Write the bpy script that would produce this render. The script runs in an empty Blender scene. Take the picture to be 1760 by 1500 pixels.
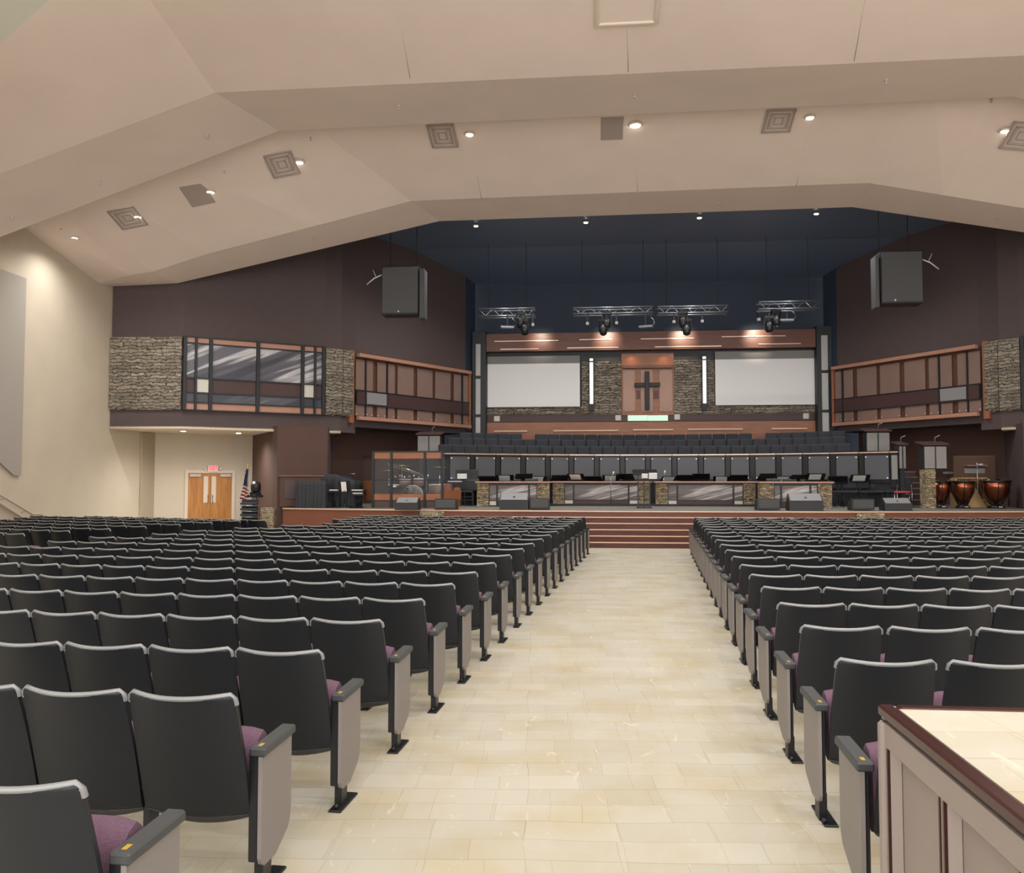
import bpy, math, random
from math import sin, cos, tan, atan, atan2, radians, pi, sqrt, hypot
from mathutils import Vector, Matrix
random.seed(7)
SC = bpy.context.scene
COL = SC.collection

# ------------------------------------------------------------------ camera
YAW = radians(5.5); PIT = atan(72/1500); CH = 1.75; FP = 1500.0
cd = bpy.data.cameras.new('camera'); cam = bpy.data.objects.new('camera', cd); COL.objects.link(cam)
cam.location = (0, 0, CH)
cam.rotation_euler = (pi/2 + PIT, 0, YAW)
cd.sensor_fit = 'HORIZONTAL'; cd.sensor_width = 36; cd.lens = 36*FP/1760
cd.clip_start = 0.05; cd.clip_end = 200
SC.camera = cam
# ------------------------------------------------------------------ world + exposure
w = bpy.data.worlds.new('world'); SC.world = w; w.use_nodes = True
w.node_tree.nodes['Background'].inputs[0].default_value = (1.0, 0.955, 0.925, 1)
w.node_tree.nodes['Background'].inputs[1].default_value = 3.4  # added fill light coming in where the back of the room is unbuilt
SC.view_settings.view_transform = 'Standard'; SC.view_settings.look = 'None'
SC.view_settings.exposure = 0.0; SC.view_settings.gamma = 1.0
SC.view_settings.use_curve_mapping = False
HOUSE_W = 420      # watts of one house downlight
STAGE_W = 720       # watts of one stage downlight

# ------------------------------------------------------------------ picture -> place helpers (rays from the lens)
def ray(px, py):
    a = (px-880)/FP; b = (750-py)/FP
    f = cos(PIT)-sin(PIT)*b; u = sin(PIT)+cos(PIT)*b
    return (a*cos(YAW)-f*sin(YAW), a*sin(YAW)+f*cos(YAW), u)
def onZ(px, py, z):
    r = ray(px, py); t = (z-CH)/r[2]; return Vector((r[0]*t, r[1]*t, z))
def onY(px, py, Y):
    r = ray(px, py); t = Y/r[1]; return Vector((r[0]*t, Y, CH+r[2]*t))
def onX(px, py, X):
    r = ray(px, py); t = X/r[0]; return Vector((X, r[1]*t, CH+r[2]*t))
def onW(px, py, p, q):
    r = ray(px, py); dx, dy = q[0]-p[0], q[1]-p[1]
    det = -r[0]*dy+dx*r[1]; t = (-p[0]*dy+dx*p[1])/det
    return Vector((r[0]*t, r[1]*t, CH+r[2]*t))
def rectY(x0, y0, x1, y1, Y):
    a = onY(x0, (y0+y1)/2, Y); b = onY(x1, (y0+y1)/2, Y)
    return a.x, b.x, onY((x0+x1)/2, y1, Y).z, onY((x0+x1)/2, y0, Y).z

# ------------------------------------------------------------------ materials
def lin(h):
    h = h.lstrip('#'); c = [int(h[i:i+2], 16)/255 for i in (0, 2, 4)]
    return tuple((x/12.92 if x <= .04045 else ((x+.055)/1.055)**2.4) for x in c)+(1,)
def mat(name, hexc, rough=.6, metal=0, bump=0, bscale=60, var=0, vscale=4, emit=None, estr=0, trans=0, alpha=1, spec=.5):
    m = bpy.data.materials.new(name); m.use_nodes = True; nt = m.node_tree; b = nt.nodes['Principled BSDF']
    c = lin(hexc); b.inputs['Base Color'].default_value = c
    b.inputs['Roughness'].default_value = rough; b.inputs['Metallic'].default_value = metal
    b.inputs['Specular IOR Level'].default_value = spec
    if trans: b.inputs['Transmission Weight'].default_value = trans
    if alpha < 1: b.inputs['Alpha'].default_value = alpha
    if emit: b.inputs['Emission Color'].default_value = lin(emit); b.inputs['Emission Strength'].default_value = estr
    if bump or var:
        tc = nt.nodes.new('ShaderNodeTexCoord')
    if bump:
        n = nt.nodes.new('ShaderNodeTexNoise'); n.inputs['Scale'].default_value = bscale; n.inputs['Detail'].default_value = 3
        bp = nt.nodes.new('ShaderNodeBump'); bp.inputs['Strength'].default_value = bump; bp.inputs['Distance'].default_value = .01
        nt.links.new(tc.outputs['Object'], n.inputs['Vector']); nt.links.new(n.outputs['Fac'], bp.inputs['Height']); nt.links.new(bp.outputs['Normal'], b.inputs['Normal'])
    if var:
        n = nt.nodes.new('ShaderNodeTexNoise'); n.inputs['Scale'].default_value = vscale; n.inputs['Detail'].default_value = 4
        r = nt.nodes.new('ShaderNodeValToRGB')
        r.color_ramp.elements[0].position = .3; r.color_ramp.elements[1].position = .7
        r.color_ramp.elements[0].color = tuple(x*(1-var) for x in c[:3])+(1,); r.color_ramp.elements[1].color = tuple(min(1, x*(1+var)) for x in c[:3])+(1,)
        nt.links.new(tc.outputs['Object'], n.inputs['Vector']); nt.links.new(n.outputs['Fac'], r.inputs['Fac']); nt.links.new(r.outputs['Color'], b.inputs['Base Color'])
    return m
def mat_wood(name, c1, c2, rough=.45, scale=(6, 6, .6)):
    m = bpy.data.materials.new(name); m.use_nodes = True; nt = m.node_tree; b = nt.nodes['Principled BSDF']
    tc = nt.nodes.new('ShaderNodeTexCoord'); mp = nt.nodes.new('ShaderNodeMapping'); mp.inputs['Scale'].default_value = scale
    n = nt.nodes.new('ShaderNodeTexNoise'); n.inputs['Scale'].default_value = 3; n.inputs['Detail'].default_value = 6; n.inputs['Distortion'].default_value = .6
    r = nt.nodes.new('ShaderNodeValToRGB'); r.color_ramp.elements[0].color = lin(c1); r.color_ramp.elements[1].color = lin(c2)
    r.color_ramp.elements[0].position = .3; r.color_ramp.elements[1].position = .7
    nt.links.new(tc.outputs['Object'], mp.inputs['Vector']); nt.links.new(mp.outputs['Vector'], n.inputs['Vector'])
    nt.links.new(n.outputs['Fac'], r.inputs['Fac']); nt.links.new(r.outputs['Color'], b.inputs['Base Color'])
    b.inputs['Roughness'].default_value = rough
    return m
def mat_stone(name, cols, rowh=.095, bw=.42, bump=1.0):
    """dry stacked ledge stone: thin uneven courses, each stone its own tone"""
    m = bpy.data.materials.new(name); m.use_nodes = True; nt = m.node_tree; b = nt.nodes['Principled BSDF']
    tc = nt.nodes.new('ShaderNodeTexCoord')
    # local x + y drives the run, z drives the course
    sp = nt.nodes.new('ShaderNodeSeparateXYZ'); nt.links.new(tc.outputs['Object'], sp.inputs[0])
    ad = nt.nodes.new('ShaderNodeMath'); ad.operation = 'ADD'; nt.links.new(sp.outputs[0], ad.inputs[0]); nt.links.new(sp.outputs[1], ad.inputs[1])
    cb = nt.nodes.new('ShaderNodeCombineXYZ'); nt.links.new(ad.outputs[0], cb.inputs[0]); nt.links.new(sp.outputs[2], cb.inputs[1])
    nz = nt.nodes.new('ShaderNodeTexNoise'); nz.inputs['Scale'].default_value = 5; nt.links.new(tc.outputs['Object'], nz.inputs['Vector'])
    vm = nt.nodes.new('ShaderNodeVectorMath'); vm.operation = 'MULTIPLY_ADD'; vm.inputs[1].default_value = (.30, .17, 0)
    nt.links.new(nz.outputs['Color'], vm.inputs[0]); nt.links.new(cb.outputs[0], vm.inputs[2])
    br = nt.nodes.new('ShaderNodeTexBrick'); br.inputs['Scale'].default_value = 1
    br.inputs['Color1'].default_value = lin(cols[0]); br.inputs['Color2'].default_value = lin(cols[1]); br.inputs['Mortar'].default_value = lin(cols[2])
    br.inputs['Mortar Size'].default_value = rowh*.10; br.inputs['Mortar Smooth'].default_value = .6
    br.inputs['Brick Width'].default_value = bw; br.inputs['Row Height'].default_value = rowh; br.offset = .37; br.squash = 1.4; br.squash_frequency = 3
    nt.links.new(vm.outputs[0], br.inputs['Vector'])
    n2 = nt.nodes.new('ShaderNodeTexNoise'); n2.inputs['Scale'].default_value = 9; n2.inputs['Detail'].default_value = 6; nt.links.new(tc.outputs['Object'], n2.inputs['Vector'])
    mx = nt.nodes.new('ShaderNodeMix'); mx.data_type = 'RGBA'; mx.blend_type = 'OVERLAY'; mx.inputs['Factor'].default_value = .85
    nt.links.new(br.outputs['Color'], mx.inputs['A']); nt.links.new(n2.outputs['Fac'], mx.inputs['B'])
    hs = nt.nodes.new('ShaderNodeHueSaturation'); hs.inputs['Saturation'].default_value = .75; nt.links.new(mx.outputs['Result'], hs.inputs['Color'])
    nt.links.new(hs.outputs['Color'], b.inputs['Base Color'])
    ml = nt.nodes.new('ShaderNodeMath'); ml.operation = 'SUBTRACT'; nt.links.new(n2.outputs['Fac'], ml.inputs[0]); nt.links.new(br.outputs['Fac'], ml.inputs[1])
    bp = nt.nodes.new('ShaderNodeBump'); bp.inputs['Strength'].default_value = bump; bp.inputs['Distance'].default_value = .10
    nt.links.new(ml.outputs[0], bp.inputs['Height']); nt.links.new(bp.outputs['Normal'], b.inputs['Normal'])
    b.inputs['Roughness'].default_value = .85
    return m
def mat_streak(name, c0, c1, c2, ang=.45, scale=.9, off=0.0):
    """printed panel with soft light streaks sweeping up across it"""
    m = bpy.data.materials.new(name); m.use_nodes = True; nt = m.node_tree; b = nt.nodes['Principled BSDF']
    tc = nt.nodes.new('ShaderNodeTexCoord'); mp = nt.nodes.new('ShaderNodeMapping')
    mp.inputs['Rotation'].default_value = (0, ang, 0); mp.inputs['Scale'].default_value = (.12*scale, 1, 1.5*scale); mp.inputs['Location'].default_value = (off, 0, off*2)
    mp.vector_type = 'TEXTURE' if False else 'POINT'
    vr = nt.nodes.new('ShaderNodeVectorRotate'); vr.rotation_type = 'Y_AXIS'; vr.inputs['Angle'].default_value = ang
    nt.links.new(tc.outputs['Object'], vr.inputs['Vector'])
    mp.inputs['Rotation'].default_value = (0, 0, 0)
    nt.links.new(vr.outputs['Vector'], mp.inputs['Vector'])
    n = nt.nodes.new('ShaderNodeTexNoise'); n.inputs['Scale'].default_value = 1.6; n.inputs['Detail'].default_value = 4; n.inputs['Roughness'].default_value = .55
    nt.links.new(mp.outputs['Vector'], n.inputs['Vector'])
    r = nt.nodes.new('ShaderNodeValToRGB'); e = r.color_ramp.elements
    e[0].position = .40; e[0].color = lin(c0); e[1].position = .51; e[1].color = lin(c1)
    k = e.new(.57); k.color = lin(c2); k = e.new(.64); k.color = lin(c1)
    nt.links.new(n.outputs['Fac'], r.inputs['Fac']); nt.links.new(r.outputs['Color'], b.inputs['Base Color'])
    b.inputs['Roughness'].default_value = .3
    return m
def mat_floor():
    """stone look carpet tile laid in an uneven ashlar of cream and sand rectangles"""
    m = bpy.data.materials.new('cream_tile_floor'); m.use_nodes = True; nt = m.node_tree; b = nt.nodes['Principled BSDF']
    tc = nt.nodes.new('ShaderNodeTexCoord'); mp = nt.nodes.new('ShaderNodeMapping'); mp.inputs['Rotation'].default_value = (0, 0, radians(-4))
    nt.links.new(tc.outputs['Object'], mp.inputs['Vector'])
    nz = nt.nodes.new('ShaderNodeTexNoise'); nz.inputs['Scale'].default_value = 1.1; nt.links.new(mp.outputs[0], nz.inputs['Vector'])
    vm = nt.nodes.new('ShaderNodeVectorMath'); vm.operation = 'MULTIPLY_ADD'; vm.inputs[1].default_value = (.10, .10, 0)
    nt.links.new(nz.outputs['Color'], vm.inputs[0]); nt.links.new(mp.outputs[0], vm.inputs[2])
    cols = []
    for (bw, rh, off, c1, c2) in ((.46, .23, .37, '#b7b4a9', '#aaa698'), (.31, .46, .6, '#bdbaae', '#afab9b')):
        br = nt.nodes.new('ShaderNodeTexBrick'); br.inputs['Scale'].default_value = 1; br.offset = off; br.squash = 1.5; br.squash_frequency = 3
        br.inputs['Color1'].default_value = lin(c1); br.inputs['Color2'].default_value = lin(c2); br.inputs['Mortar'].default_value = lin('#9c9484')
        br.inputs['Mortar Size'].default_value = .0035; br.inputs['Mortar Smooth'].default_value = .5
        br.inputs['Brick Width'].default_value = bw; br.inputs['Row Height'].default_value = rh
        nt.links.new(vm.outputs[0], br.inputs['Vector']); cols.append(br)
    mx = nt.nodes.new('ShaderNodeMix'); mx.data_type = 'RGBA'; mx.inputs['Factor'].default_value = .35
    nt.links.new(cols[0].outputs['Color'], mx.inputs['A']); nt.links.new(cols[1].outputs['Color'], mx.inputs['B'])
    # broad warm blotches and pale vein flecks
    n3 = nt.nodes.new('ShaderNodeTexNoise'); n3.inputs['Scale'].default_value = 1.7; n3.inputs['Detail'].default_value = 5; nt.links.new(mp.outputs[0], n3.inputs['Vector'])
    r3 = nt.nodes.new('ShaderNodeValToRGB'); r3.color_ramp.elements[0].position = .42; r3.color_ramp.elements[0].color = (1, 1, 1, 1); r3.color_ramp.elements[1].position = .72; r3.color_ramp.elements[1].color = lin('#f2e6c8')
    nt.links.new(n3.outputs['Fac'], r3.inputs['Fac'])
    m2 = nt.nodes.new('ShaderNodeMix'); m2.data_type = 'RGBA'; m2.blend_type = 'MULTIPLY'; m2.inputs['Factor'].default_value = .8
    nt.links.new(mx.outputs['Result'], m2.inputs['A']); nt.links.new(r3.outputs['Color'], m2.inputs['B'])
    mp4 = nt.nodes.new('ShaderNodeMapping'); mp4.inputs['Scale'].default_value = (1, .45, 1); nt.links.new(mp.outputs[0], mp4.inputs['Vector'])
    n4 = nt.nodes.new('ShaderNodeTexNoise'); n4.inputs['Scale'].default_value = 11; n4.inputs['Detail'].default_value = 6; n4.inputs['Distortion'].default_value = 1.2; nt.links.new(mp4.outputs[0], n4.inputs['Vector'])
    r4 = nt.nodes.new('ShaderNodeValToRGB'); r4.color_ramp.elements[0].position = .64; r4.color_ramp.elements[0].color = (0, 0, 0, 1); r4.color_ramp.elements[1].position = .84; r4.color_ramp.elements[1].color = (1, 1, 1, 1)
    nt.links.new(n4.outputs['Fac'], r4.inputs['Fac'])
    m3 = nt.nodes.new('ShaderNodeMix'); m3.data_type = 'RGBA'
    nt.links.new(r4.outputs['Color'], m3.inputs['Factor']); nt.links.new(m2.outputs['Result'], m3.inputs['A']); m3.inputs['B'].default_value = lin('#d8d0ba')
    nt.links.new(m3.outputs['Result'], b.inputs['Base Color']); b.inputs['Roughness'].default_value = .62
    n5 = nt.nodes.new('ShaderNodeTexNoise'); n5.inputs['Scale'].default_value = 180; nt.links.new(mp.outputs[0], n5.inputs['Vector'])
    bp = nt.nodes.new('ShaderNodeBump'); bp.inputs['Strength'].default_value = .12; bp.inputs['Distance'].default_value = .01; nt.links.new(n5.outputs['Fac'], bp.inputs['Height']); nt.links.new(bp.outputs['Normal'], b.inputs['Normal'])
    return m

M = {}
M['floor'] = mat_floor()
M['cream'] = mat('cream_wall_paint', '#cbbfac', .8, bump=.15, bscale=90, var=.03, vscale=1.5)
M['ceil'] = mat('ceiling_paint', '#e9d9ce', .85, bump=.25, bscale=120, var=.03, vscale=.8)
M['ceiltile'] = mat('pale_ceiling_tile', '#d9d8cc', .9)
M['soffit'] = mat('cream_soffit', '#d8c8b4', .8)
M['brown'] = mat('brown_wall_paint', '#563f37', .75, bump=.1, bscale=90, var=.04, vscale=2)
M['brownd'] = mat('hazed_brown_wall_paint', '#574b4b', .8, var=.04)  # flare haze put partway into the brown, greying it
M['blackwall'] = mat('hazed_black_upper_wall', '#384456', .7)  # black raised to blue-grey: lens haze put into the colour
M['black'] = mat('black_stage_paint', '#1d2028', .6, var=.05)
M['blackceil'] = mat('hazed_black_stage_ceiling', '#66768f', .4)  # blue-grey haze put into the black, extra pale to offset weak light
M['brownboard'] = mat('brown_screen_board', '#5d4537', .7)
M['fascia'] = mat('stage_fascia_brown', '#7a4a38', .5, var=.06, vscale=1.5)
M['nosing'] = mat('step_nosing', '#d9b79f', .4)
M['riser'] = mat_wood('dark_red_wood_riser', '#4f2c22', '#6a3b2c', .5, (1, 6, 6))
M['stagetop'] = mat('grey_stage_carpet', '#77746c', .9, bump=.3, bscale=150, var=.08)
M['plastic'] = mat('black_seat_plastic', '#181b20', .40, bump=.12, bscale=400, spec=.42)
M['rim'] = mat('highlight_grey_plastic_rim', '#77797a', .32, spec=1.0)  # downlight highlight on the black seat-back edge, put into the colour
M['blackmetal'] = mat('black_metal', '#15171a', .4)
M['armmat'] = mat('dark_grey_armrest', '#3a3d3f', .5)
M['laminate'] = mat('grey_laminate', '#7c7673', .5, bump=.1, bscale=300)
M['purple'] = mat('purple_tweed', '#6b5063', .95, bump=.6, bscale=350, var=.18, vscale=140)
M['gold'] = mat('yellow_seat_tag', '#c9a63a', .35, metal=.4)
M['stone'] = mat_stone('stacked_stone', ('#a3967f', '#7a6f5d', '#3a342b'))
M['stonewarm'] = mat_stone('warm_stacked_stone', ('#b8a277', '#8d784f', '#3a342b'), .06, .22)
M['wood'] = mat_wood('orange_wood', '#8f5a3c', '#a56a48', .4, (.6, 6, 6))
M['woodred'] = mat_wood('red_brown_wood', '#6d4436', '#7d5040', .4, (.6, 6, 6))
M['door'] = mat_wood('oak_door', '#a56c38', '#c08a50', .4, (5, 5, .5))
M['woodlight'] = mat('pink_wood_rail', '#b98a74', .4, var=.05)
M['bandbrown'] = mat('plum_brown_band', '#4c3636', .5)
M['acryl2'] = mat('frosted_rose_panel', '#a87e68', .3, var=.05, vscale=2)
M['acryl'] = mat('frosted_tan_panel', '#8a7268', .3, var=.05, vscale=2)
M['acryld'] = mat('dark_tan_stripe', '#5c3d31', .5)
M['greytile'] = mat('pale_grey_tile', '#8f8f92', .5)
M['whitetile'] = mat('cream_white_tile', '#d9d6ca', .5)
M['streak'] = mat_streak('grey_streak_panel', '#3a3f4c', '#64646e', '#d2d2d6', .40, .8)
M['streak2'] = mat_streak('brown_grey_streak_panel', '#3a3534', '#6b6261', '#c5bebc', .24, 1.1, .7)
M['mullion'] = mat('charcoal_mullion', '#23262b', .5)
M['screen'] = mat('white_projection_screen', '#f6f6f6', .9)
M['screenb'] = mat('grey_screen_border', '#8b8b8a', .9)
M['greypanel'] = mat('grey_choir_panel', '#55575c', .5)
M['lgpanel'] = mat('light_grey_panel', '#8d8c8a', .5)
M['towerpanel'] = mat('white_tower_panel', '#bcbcba', .6)
M['chrome'] = mat('chrome', '#c8ccd2', .2, metal=1)
M['stud'] = mat('silver_stud', '#e8ecf2', .35, metal=.3)
M['truss'] = mat('aluminium_truss', '#8f969e', .35, metal=.9)
M['strip'] = mat('brushed_metal_strip', '#d8bfae', .3, metal=.7)
M['cream_bar'] = mat('cream_bar', '#e6c4a4', .4)
M['copper'] = mat('copper_bowl', '#a8654a', .3, metal=1)
M['goldwood'] = mat('pale_gold_wood', '#c9a673', .4)
M['white'] = mat('white_paper', '#f0f0f0', .7, emit='#ffffff', estr=.0)
M['speaker'] = mat('speaker_grille', '#4a4b4d', .55, bump=.3, bscale=300)
M['speakers'] = mat('speaker_side', '#1f2023', .5)
M['wedgetop'] = mat('grey_wedge_grille', '#85868a', .5, bump=.3, bscale=300)
M['drape'] = mat('black_drape', '#2b2e33', .7, bump=.2, bscale=80)
M['choirseat'] = mat('charcoal_fabric', '#33363d', .9, var=.08, vscale=6)
M['cherry'] = mat('dark_cherry_trim', '#351513', .25)
M['taupe'] = mat('taupe_panel', '#8a7f79', .5)
M['glass'] = mat('clear_acrylic', '#7d8488', .04, alpha=.08)
M['mint'] = mat('mint_glass_lit', '#c8e8d0', .3, emit='#c4f0d4', estr=.55)
M['tube'] = mat('lit_white_tube', '#ffffff', .4, emit='#f4f6fa', estr=.75)
M['lamp'] = mat('lit_lens', '#ffffff', .3, emit='#fff2dc', estr=14)
M['lampb'] = mat('lit_lens_bright', '#ffffff', .3, emit='#fff2dc', estr=40)
M['trimwhite'] = mat('white_trim', '#d8cbbb', .6)
M['strip_tan'] = mat('tan_corner_strip', '#b3a590', .7)
M['seam'] = mat('ceiling_seam', '#cdbdb0', .8)
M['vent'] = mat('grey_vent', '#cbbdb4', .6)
M['ventd'] = mat('vent_gap_shade_and_grey', '#aa9d95', .8)  # shade of the louver gaps put into colour; plain vents' own grey
M['exitred'] = mat('lit_red_letters', '#ff2030', .4, emit='#ff1030', estr=2.5)
M['red'] = mat('red_cushion', '#a04048', .8)
M['acoustic'] = mat('grey_acoustic_fabric', '#a9a299', .95, bump=.3, bscale=200)
M['cloudy'] = mat('blue_cloth', '#23305c', .8)
M['flagred'] = mat('flag_red', '#8c2836', .8)
M['flagwhite'] = mat('flag_white', '#e3d6d6', .8)
M['flagblue'] = mat('flag_blue', '#202c5a', .8)
M['cross'] = mat('black_cross', '#15191c', .5)

# ------------------------------------------------------------------ mesh builder
class MB:
    def __init__(s): s.v = []; s.f = []; s.m = []; s.mi = 0; s.sm = []
    def add(s, vs, fs, smooth=False):
        o = len(s.v); s.v += [tuple(v) for v in vs]
        for f in fs: s.f.append(tuple(o+i for i in f)); s.m.append(s.mi); s.sm.append(smooth)
        return s
    def box(s, x0, x1, y0, y1, z0, z1, bev=0, T=None):
        if x1 < x0: x0, x1 = x1, x0
        if y1 < y0: y0, y1 = y1, y0
        if z1 < z0: z0, z1 = z1, z0
        b = min(bev, (x1-x0)*.45, (y1-y0)*.45, (z1-z0)*.45)
        if b <= 0:
            vs = [(x, y, z) for z in (z0, z1) for y in (y0, y1) for x in (x0, x1)]
            fs = [(0, 2, 3, 1), (4, 5, 7, 6), (0, 1, 5, 4), (2, 6, 7, 3), (0, 4, 6, 2), (1, 3, 7, 5)]
        else:
            vs = []; 
            def ring(z, i): return [(x0+i, y0+b if i < b else y0+i, z)]
            # chamfered box from three crossed slabs (convex hull style)
            P = []
            for sx, X in ((0, x0), (1, x1)):
                for sy, Y in ((0, y0), (1, y1)):
                    for sz, Z in ((0, z0), (1, z1)):
                        dx = b if sx == 0 else -b; dy = b if sy == 0 else -b; dz = b if sz == 0 else -b
                        P.append(((X, Y+dy, Z+dz), (X+dx, Y, Z+dz), (X+dx, Y+dy, Z)))
            vs = [p for t in P for p in t]
            I = lambda a, c, d, k: (a*4+c*2+d)*3+k
            fs = []
            for a in (0, 1):
                q = [I(a, 0, 0, 0), I(a, 0, 1, 0), I(a, 1, 1, 0), I(a, 1, 0, 0)]; fs.append(q if a == 0 else q[::-1])
                q = [I(0, a, 0, 1), I(1, a, 0, 1), I(1, a, 1, 1), I(0, a, 1, 1)]; fs.append(q if a == 0 else q[::-1])
                q = [I(0, 0, a, 2), I(0, 1, a, 2), I(1, 1, a, 2), I(1, 0, a, 2)]; fs.append(q if a == 0 else q[::-1])
            for a in (0, 1):
                for c in (0, 1):
                    k = (a+c) % 2 == 0
                    q = [I(a, c, 0, 0), I(a, c, 0, 1), I(a, c, 1, 1), I(a, c, 1, 0)]; fs.append(q[::-1] if k else q)
                    q = [I(a, 0, c, 0), I(a, 0, c, 2), I(a, 1, c, 2), I(a, 1, c, 0)]; fs.append(q if k else q[::-1])
                    q = [I(0, a, c, 1), I(0, a, c, 2), I(1, a, c, 2), I(1, a, c, 1)]; fs.append(q[::-1] if k else q)
                    for d in (0, 1):
                        q = [I(a, c, d, 0), I(a, c, d, 1), I(a, c, d, 2)]; fs.append(q if (a+c+d) % 2 else q[::-1])
        if T is not None: vs = [T @ Vector(v) for v in vs]
        return s.add(vs, fs)
    def prism(s, poly, axis, a0, a1, T=None, smooth=False):
        n = len(poly); vs = []
        for a in (a0, a1):
            for (u, v) in poly:
                vs.append({'x': (a, u, v), 'y': (u, a, v), 'z': (u, v, a)}[axis])
        if T is not None: vs = [T @ Vector(v) for v in vs]
        fs = [tuple(range(n))[::-1], tuple(range(n, 2*n))]+[(i, (i+1) % n, n+(i+1) % n, n+i) for i in range(n)]
        return s.add(vs, fs, smooth)
    def tube(s, pts, r, n=8, cap=True, r1=None):
        pts = [Vector(p) for p in pts]; vs = []; N = len(pts)
        for i, p in enumerate(pts):
            d = (pts[min(i+1, N-1)]-pts[max(i-1, 0)]).normalized()
            u = d.cross(Vector((0, 0, 1)));
            if u.length < 1e-3: u = Vector((1, 0, 0))
            u.normalize(); v = d.cross(u)
            rr = r if r1 is None else r+(r1-r)*i/(N-1)
            for k in range(n): a = 2*pi*k/n; vs.append(p+u*cos(a)*rr+v*sin(a)*rr)
        fs = [(i*n+k, i*n+(k+1) % n, (i+1)*n+(k+1) % n, (i+1)*n+k) for i in range(N-1) for k in range(n)]
        if cap: fs += [tuple(range(n))[::-1], tuple((N-1)*n+k for k in range(n))]
        return s.add(vs, fs, True)
    def lathe(s, prof, c=(0, 0, 0), n=16, T=None):
        vs = []; N = len(prof)
        for (r, z) in prof:
            for k in range(n): a = 2*pi*k/n; vs.append(Vector((c[0]+r*cos(a), c[1]+r*sin(a), c[2]+z)))
        if T is not None: vs = [T @ v for v in vs]
        fs = [(i*n+k, i*n+(k+1) % n, (i+1)*n+(k+1) % n, (i+1)*n+k) for i in range(N-1) for k in range(n)]
        fs += [tuple(range(n))[::-1], tuple((N-1)*n+k for k in range(n))]
        return s.add(vs, fs, True)
    def sheet(s, fn, nu, nv, th):
        """closed curved slab: fn(u, v)->(point), thickness along +y"""
        vs = []
        for side in (0, 1):
            for j in range(nv+1):
                for i in range(nu+1):
                    p = Vector(fn(i/nu, j/nv)); p.y += th*side; vs.append(p)
        W = nu+1; O = W*(nv+1); fs = []
        for j in range(nv):
            for i in range(nu):
                a = j*W+i; fs.append((a, a+1, a+W+1, a+W)); fs.append((O+a, O+a+W, O+a+W+1, O+a+1))
        for i in range(nu):
            fs.append((i, O+i, O+i+1, i+1)); a = nv*W+i; fs.append((a, a+1, O+a+1, O+a))
        for j in range(nv):
            a = j*W; fs.append((a, a+W, O+a+W, O+a)); a = j*W+nu; fs.append((a, O+a, O+a+W, a+W))
        return s.add(vs, fs, True)
    def mesh(s, name, mats):
        me = bpy.data.meshes.new(name); me.from_pydata(s.v, [], s.f)
        if not isinstance(mats, (list, tuple)): mats = [mats]
        for m in mats: me.materials.append(m)
        for p, mi, sm in zip(me.polygons, s.m, s.sm): p.material_index = mi; p.use_smooth = sm
        me.update()
        return me
    def build(s, name, mats, parent=None):
        o = bpy.data.objects.new(name, s.mesh(name, mats)); COL.objects.link(o)
        if parent is not None: o.parent = parent
        return o
def weighted(o, ang=40):
    """sharp edges above the angle stay sharp on smooth meshes"""
    me = o.data; 
    try: me.set_sharp_from_angle(angle=radians(ang))
    except Exception: pass
    return o
def tag(o, label, cat, group=None, kind=None):
    o['label'] = label; o['category'] = cat
    if group: o['group'] = group
    if kind: o['kind'] = kind
    return o
def thing(name, label, cat, loc=(0, 0, 0), rz=0, group=None):
    o = bpy.data.objects.new(name, None); COL.objects.link(o); o.location = loc; o.rotation_euler = (0, 0, rz)
    o.empty_display_size = .1
    return tag(o, label, cat, group)
def struct(name, mb, m, parent=None, rz=None, loc=None):
    o = mb.build(name, m, parent)
    if parent is None: o['kind'] = 'structure'
    if loc: o.location = loc
    if rz is not None: o.rotation_euler = (0, 0, rz)
    return o
def part(name, mb, m, parent, label=None):
    o = mb.build(name, m, parent)
    if label: o['label'] = label
    return o
def copy_tree(o, parent=None):
    c = o.copy(); COL.objects.link(c)
    if parent is not None: c.parent = parent
    for ch in list(o.children): copy_tree(ch, c)
    return c
ORD = ['first', 'second', 'third', 'fourth', 'fifth', 'sixth', 'seventh', 'eighth', 'ninth', 'tenth', 'eleventh', 'twelfth', 'thirteenth', 'fourteenth', 'fifteenth', 'sixteenth', 'seventeenth', 'eighteenth', 'nineteenth', 'twentieth', 'twenty-first', 'twenty-second', 'twenty-third', 'twenty-fourth', 'twenty-fifth', 'twenty-sixth', 'twenty-seventh', 'twenty-eighth', 'twenty-ninth', 'thirtieth', 'thirty-first', 'thirty-second', 'thirty-third', 'thirty-fourth', 'thirty-fifth', 'thirty-sixth']
SIDES = ('left', 'right')
XC = 1.9                                     # x of the platform's middle line
def mir(p): return (2*XC-p[0], p[1])

# ================================================================== SETTING
XL, XR = -13.8, 17.4
floor = struct('floor', MB().add([(XL-.3, -3, 0), (XR, -3, 0), (XR, 34, 0), (XL-.3, 34, 0), (XL-.3, -3, -.2), (XR, -3, -.2), (XR, 34, -.2), (XL-.3, 34, -.2)],
    [(0, 1, 2, 3), (7, 6, 5, 4), (0, 4, 5, 1), (1, 5, 6, 2), (2, 6, 7, 3), (3, 7, 4, 0)]), M['floor'])

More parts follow.
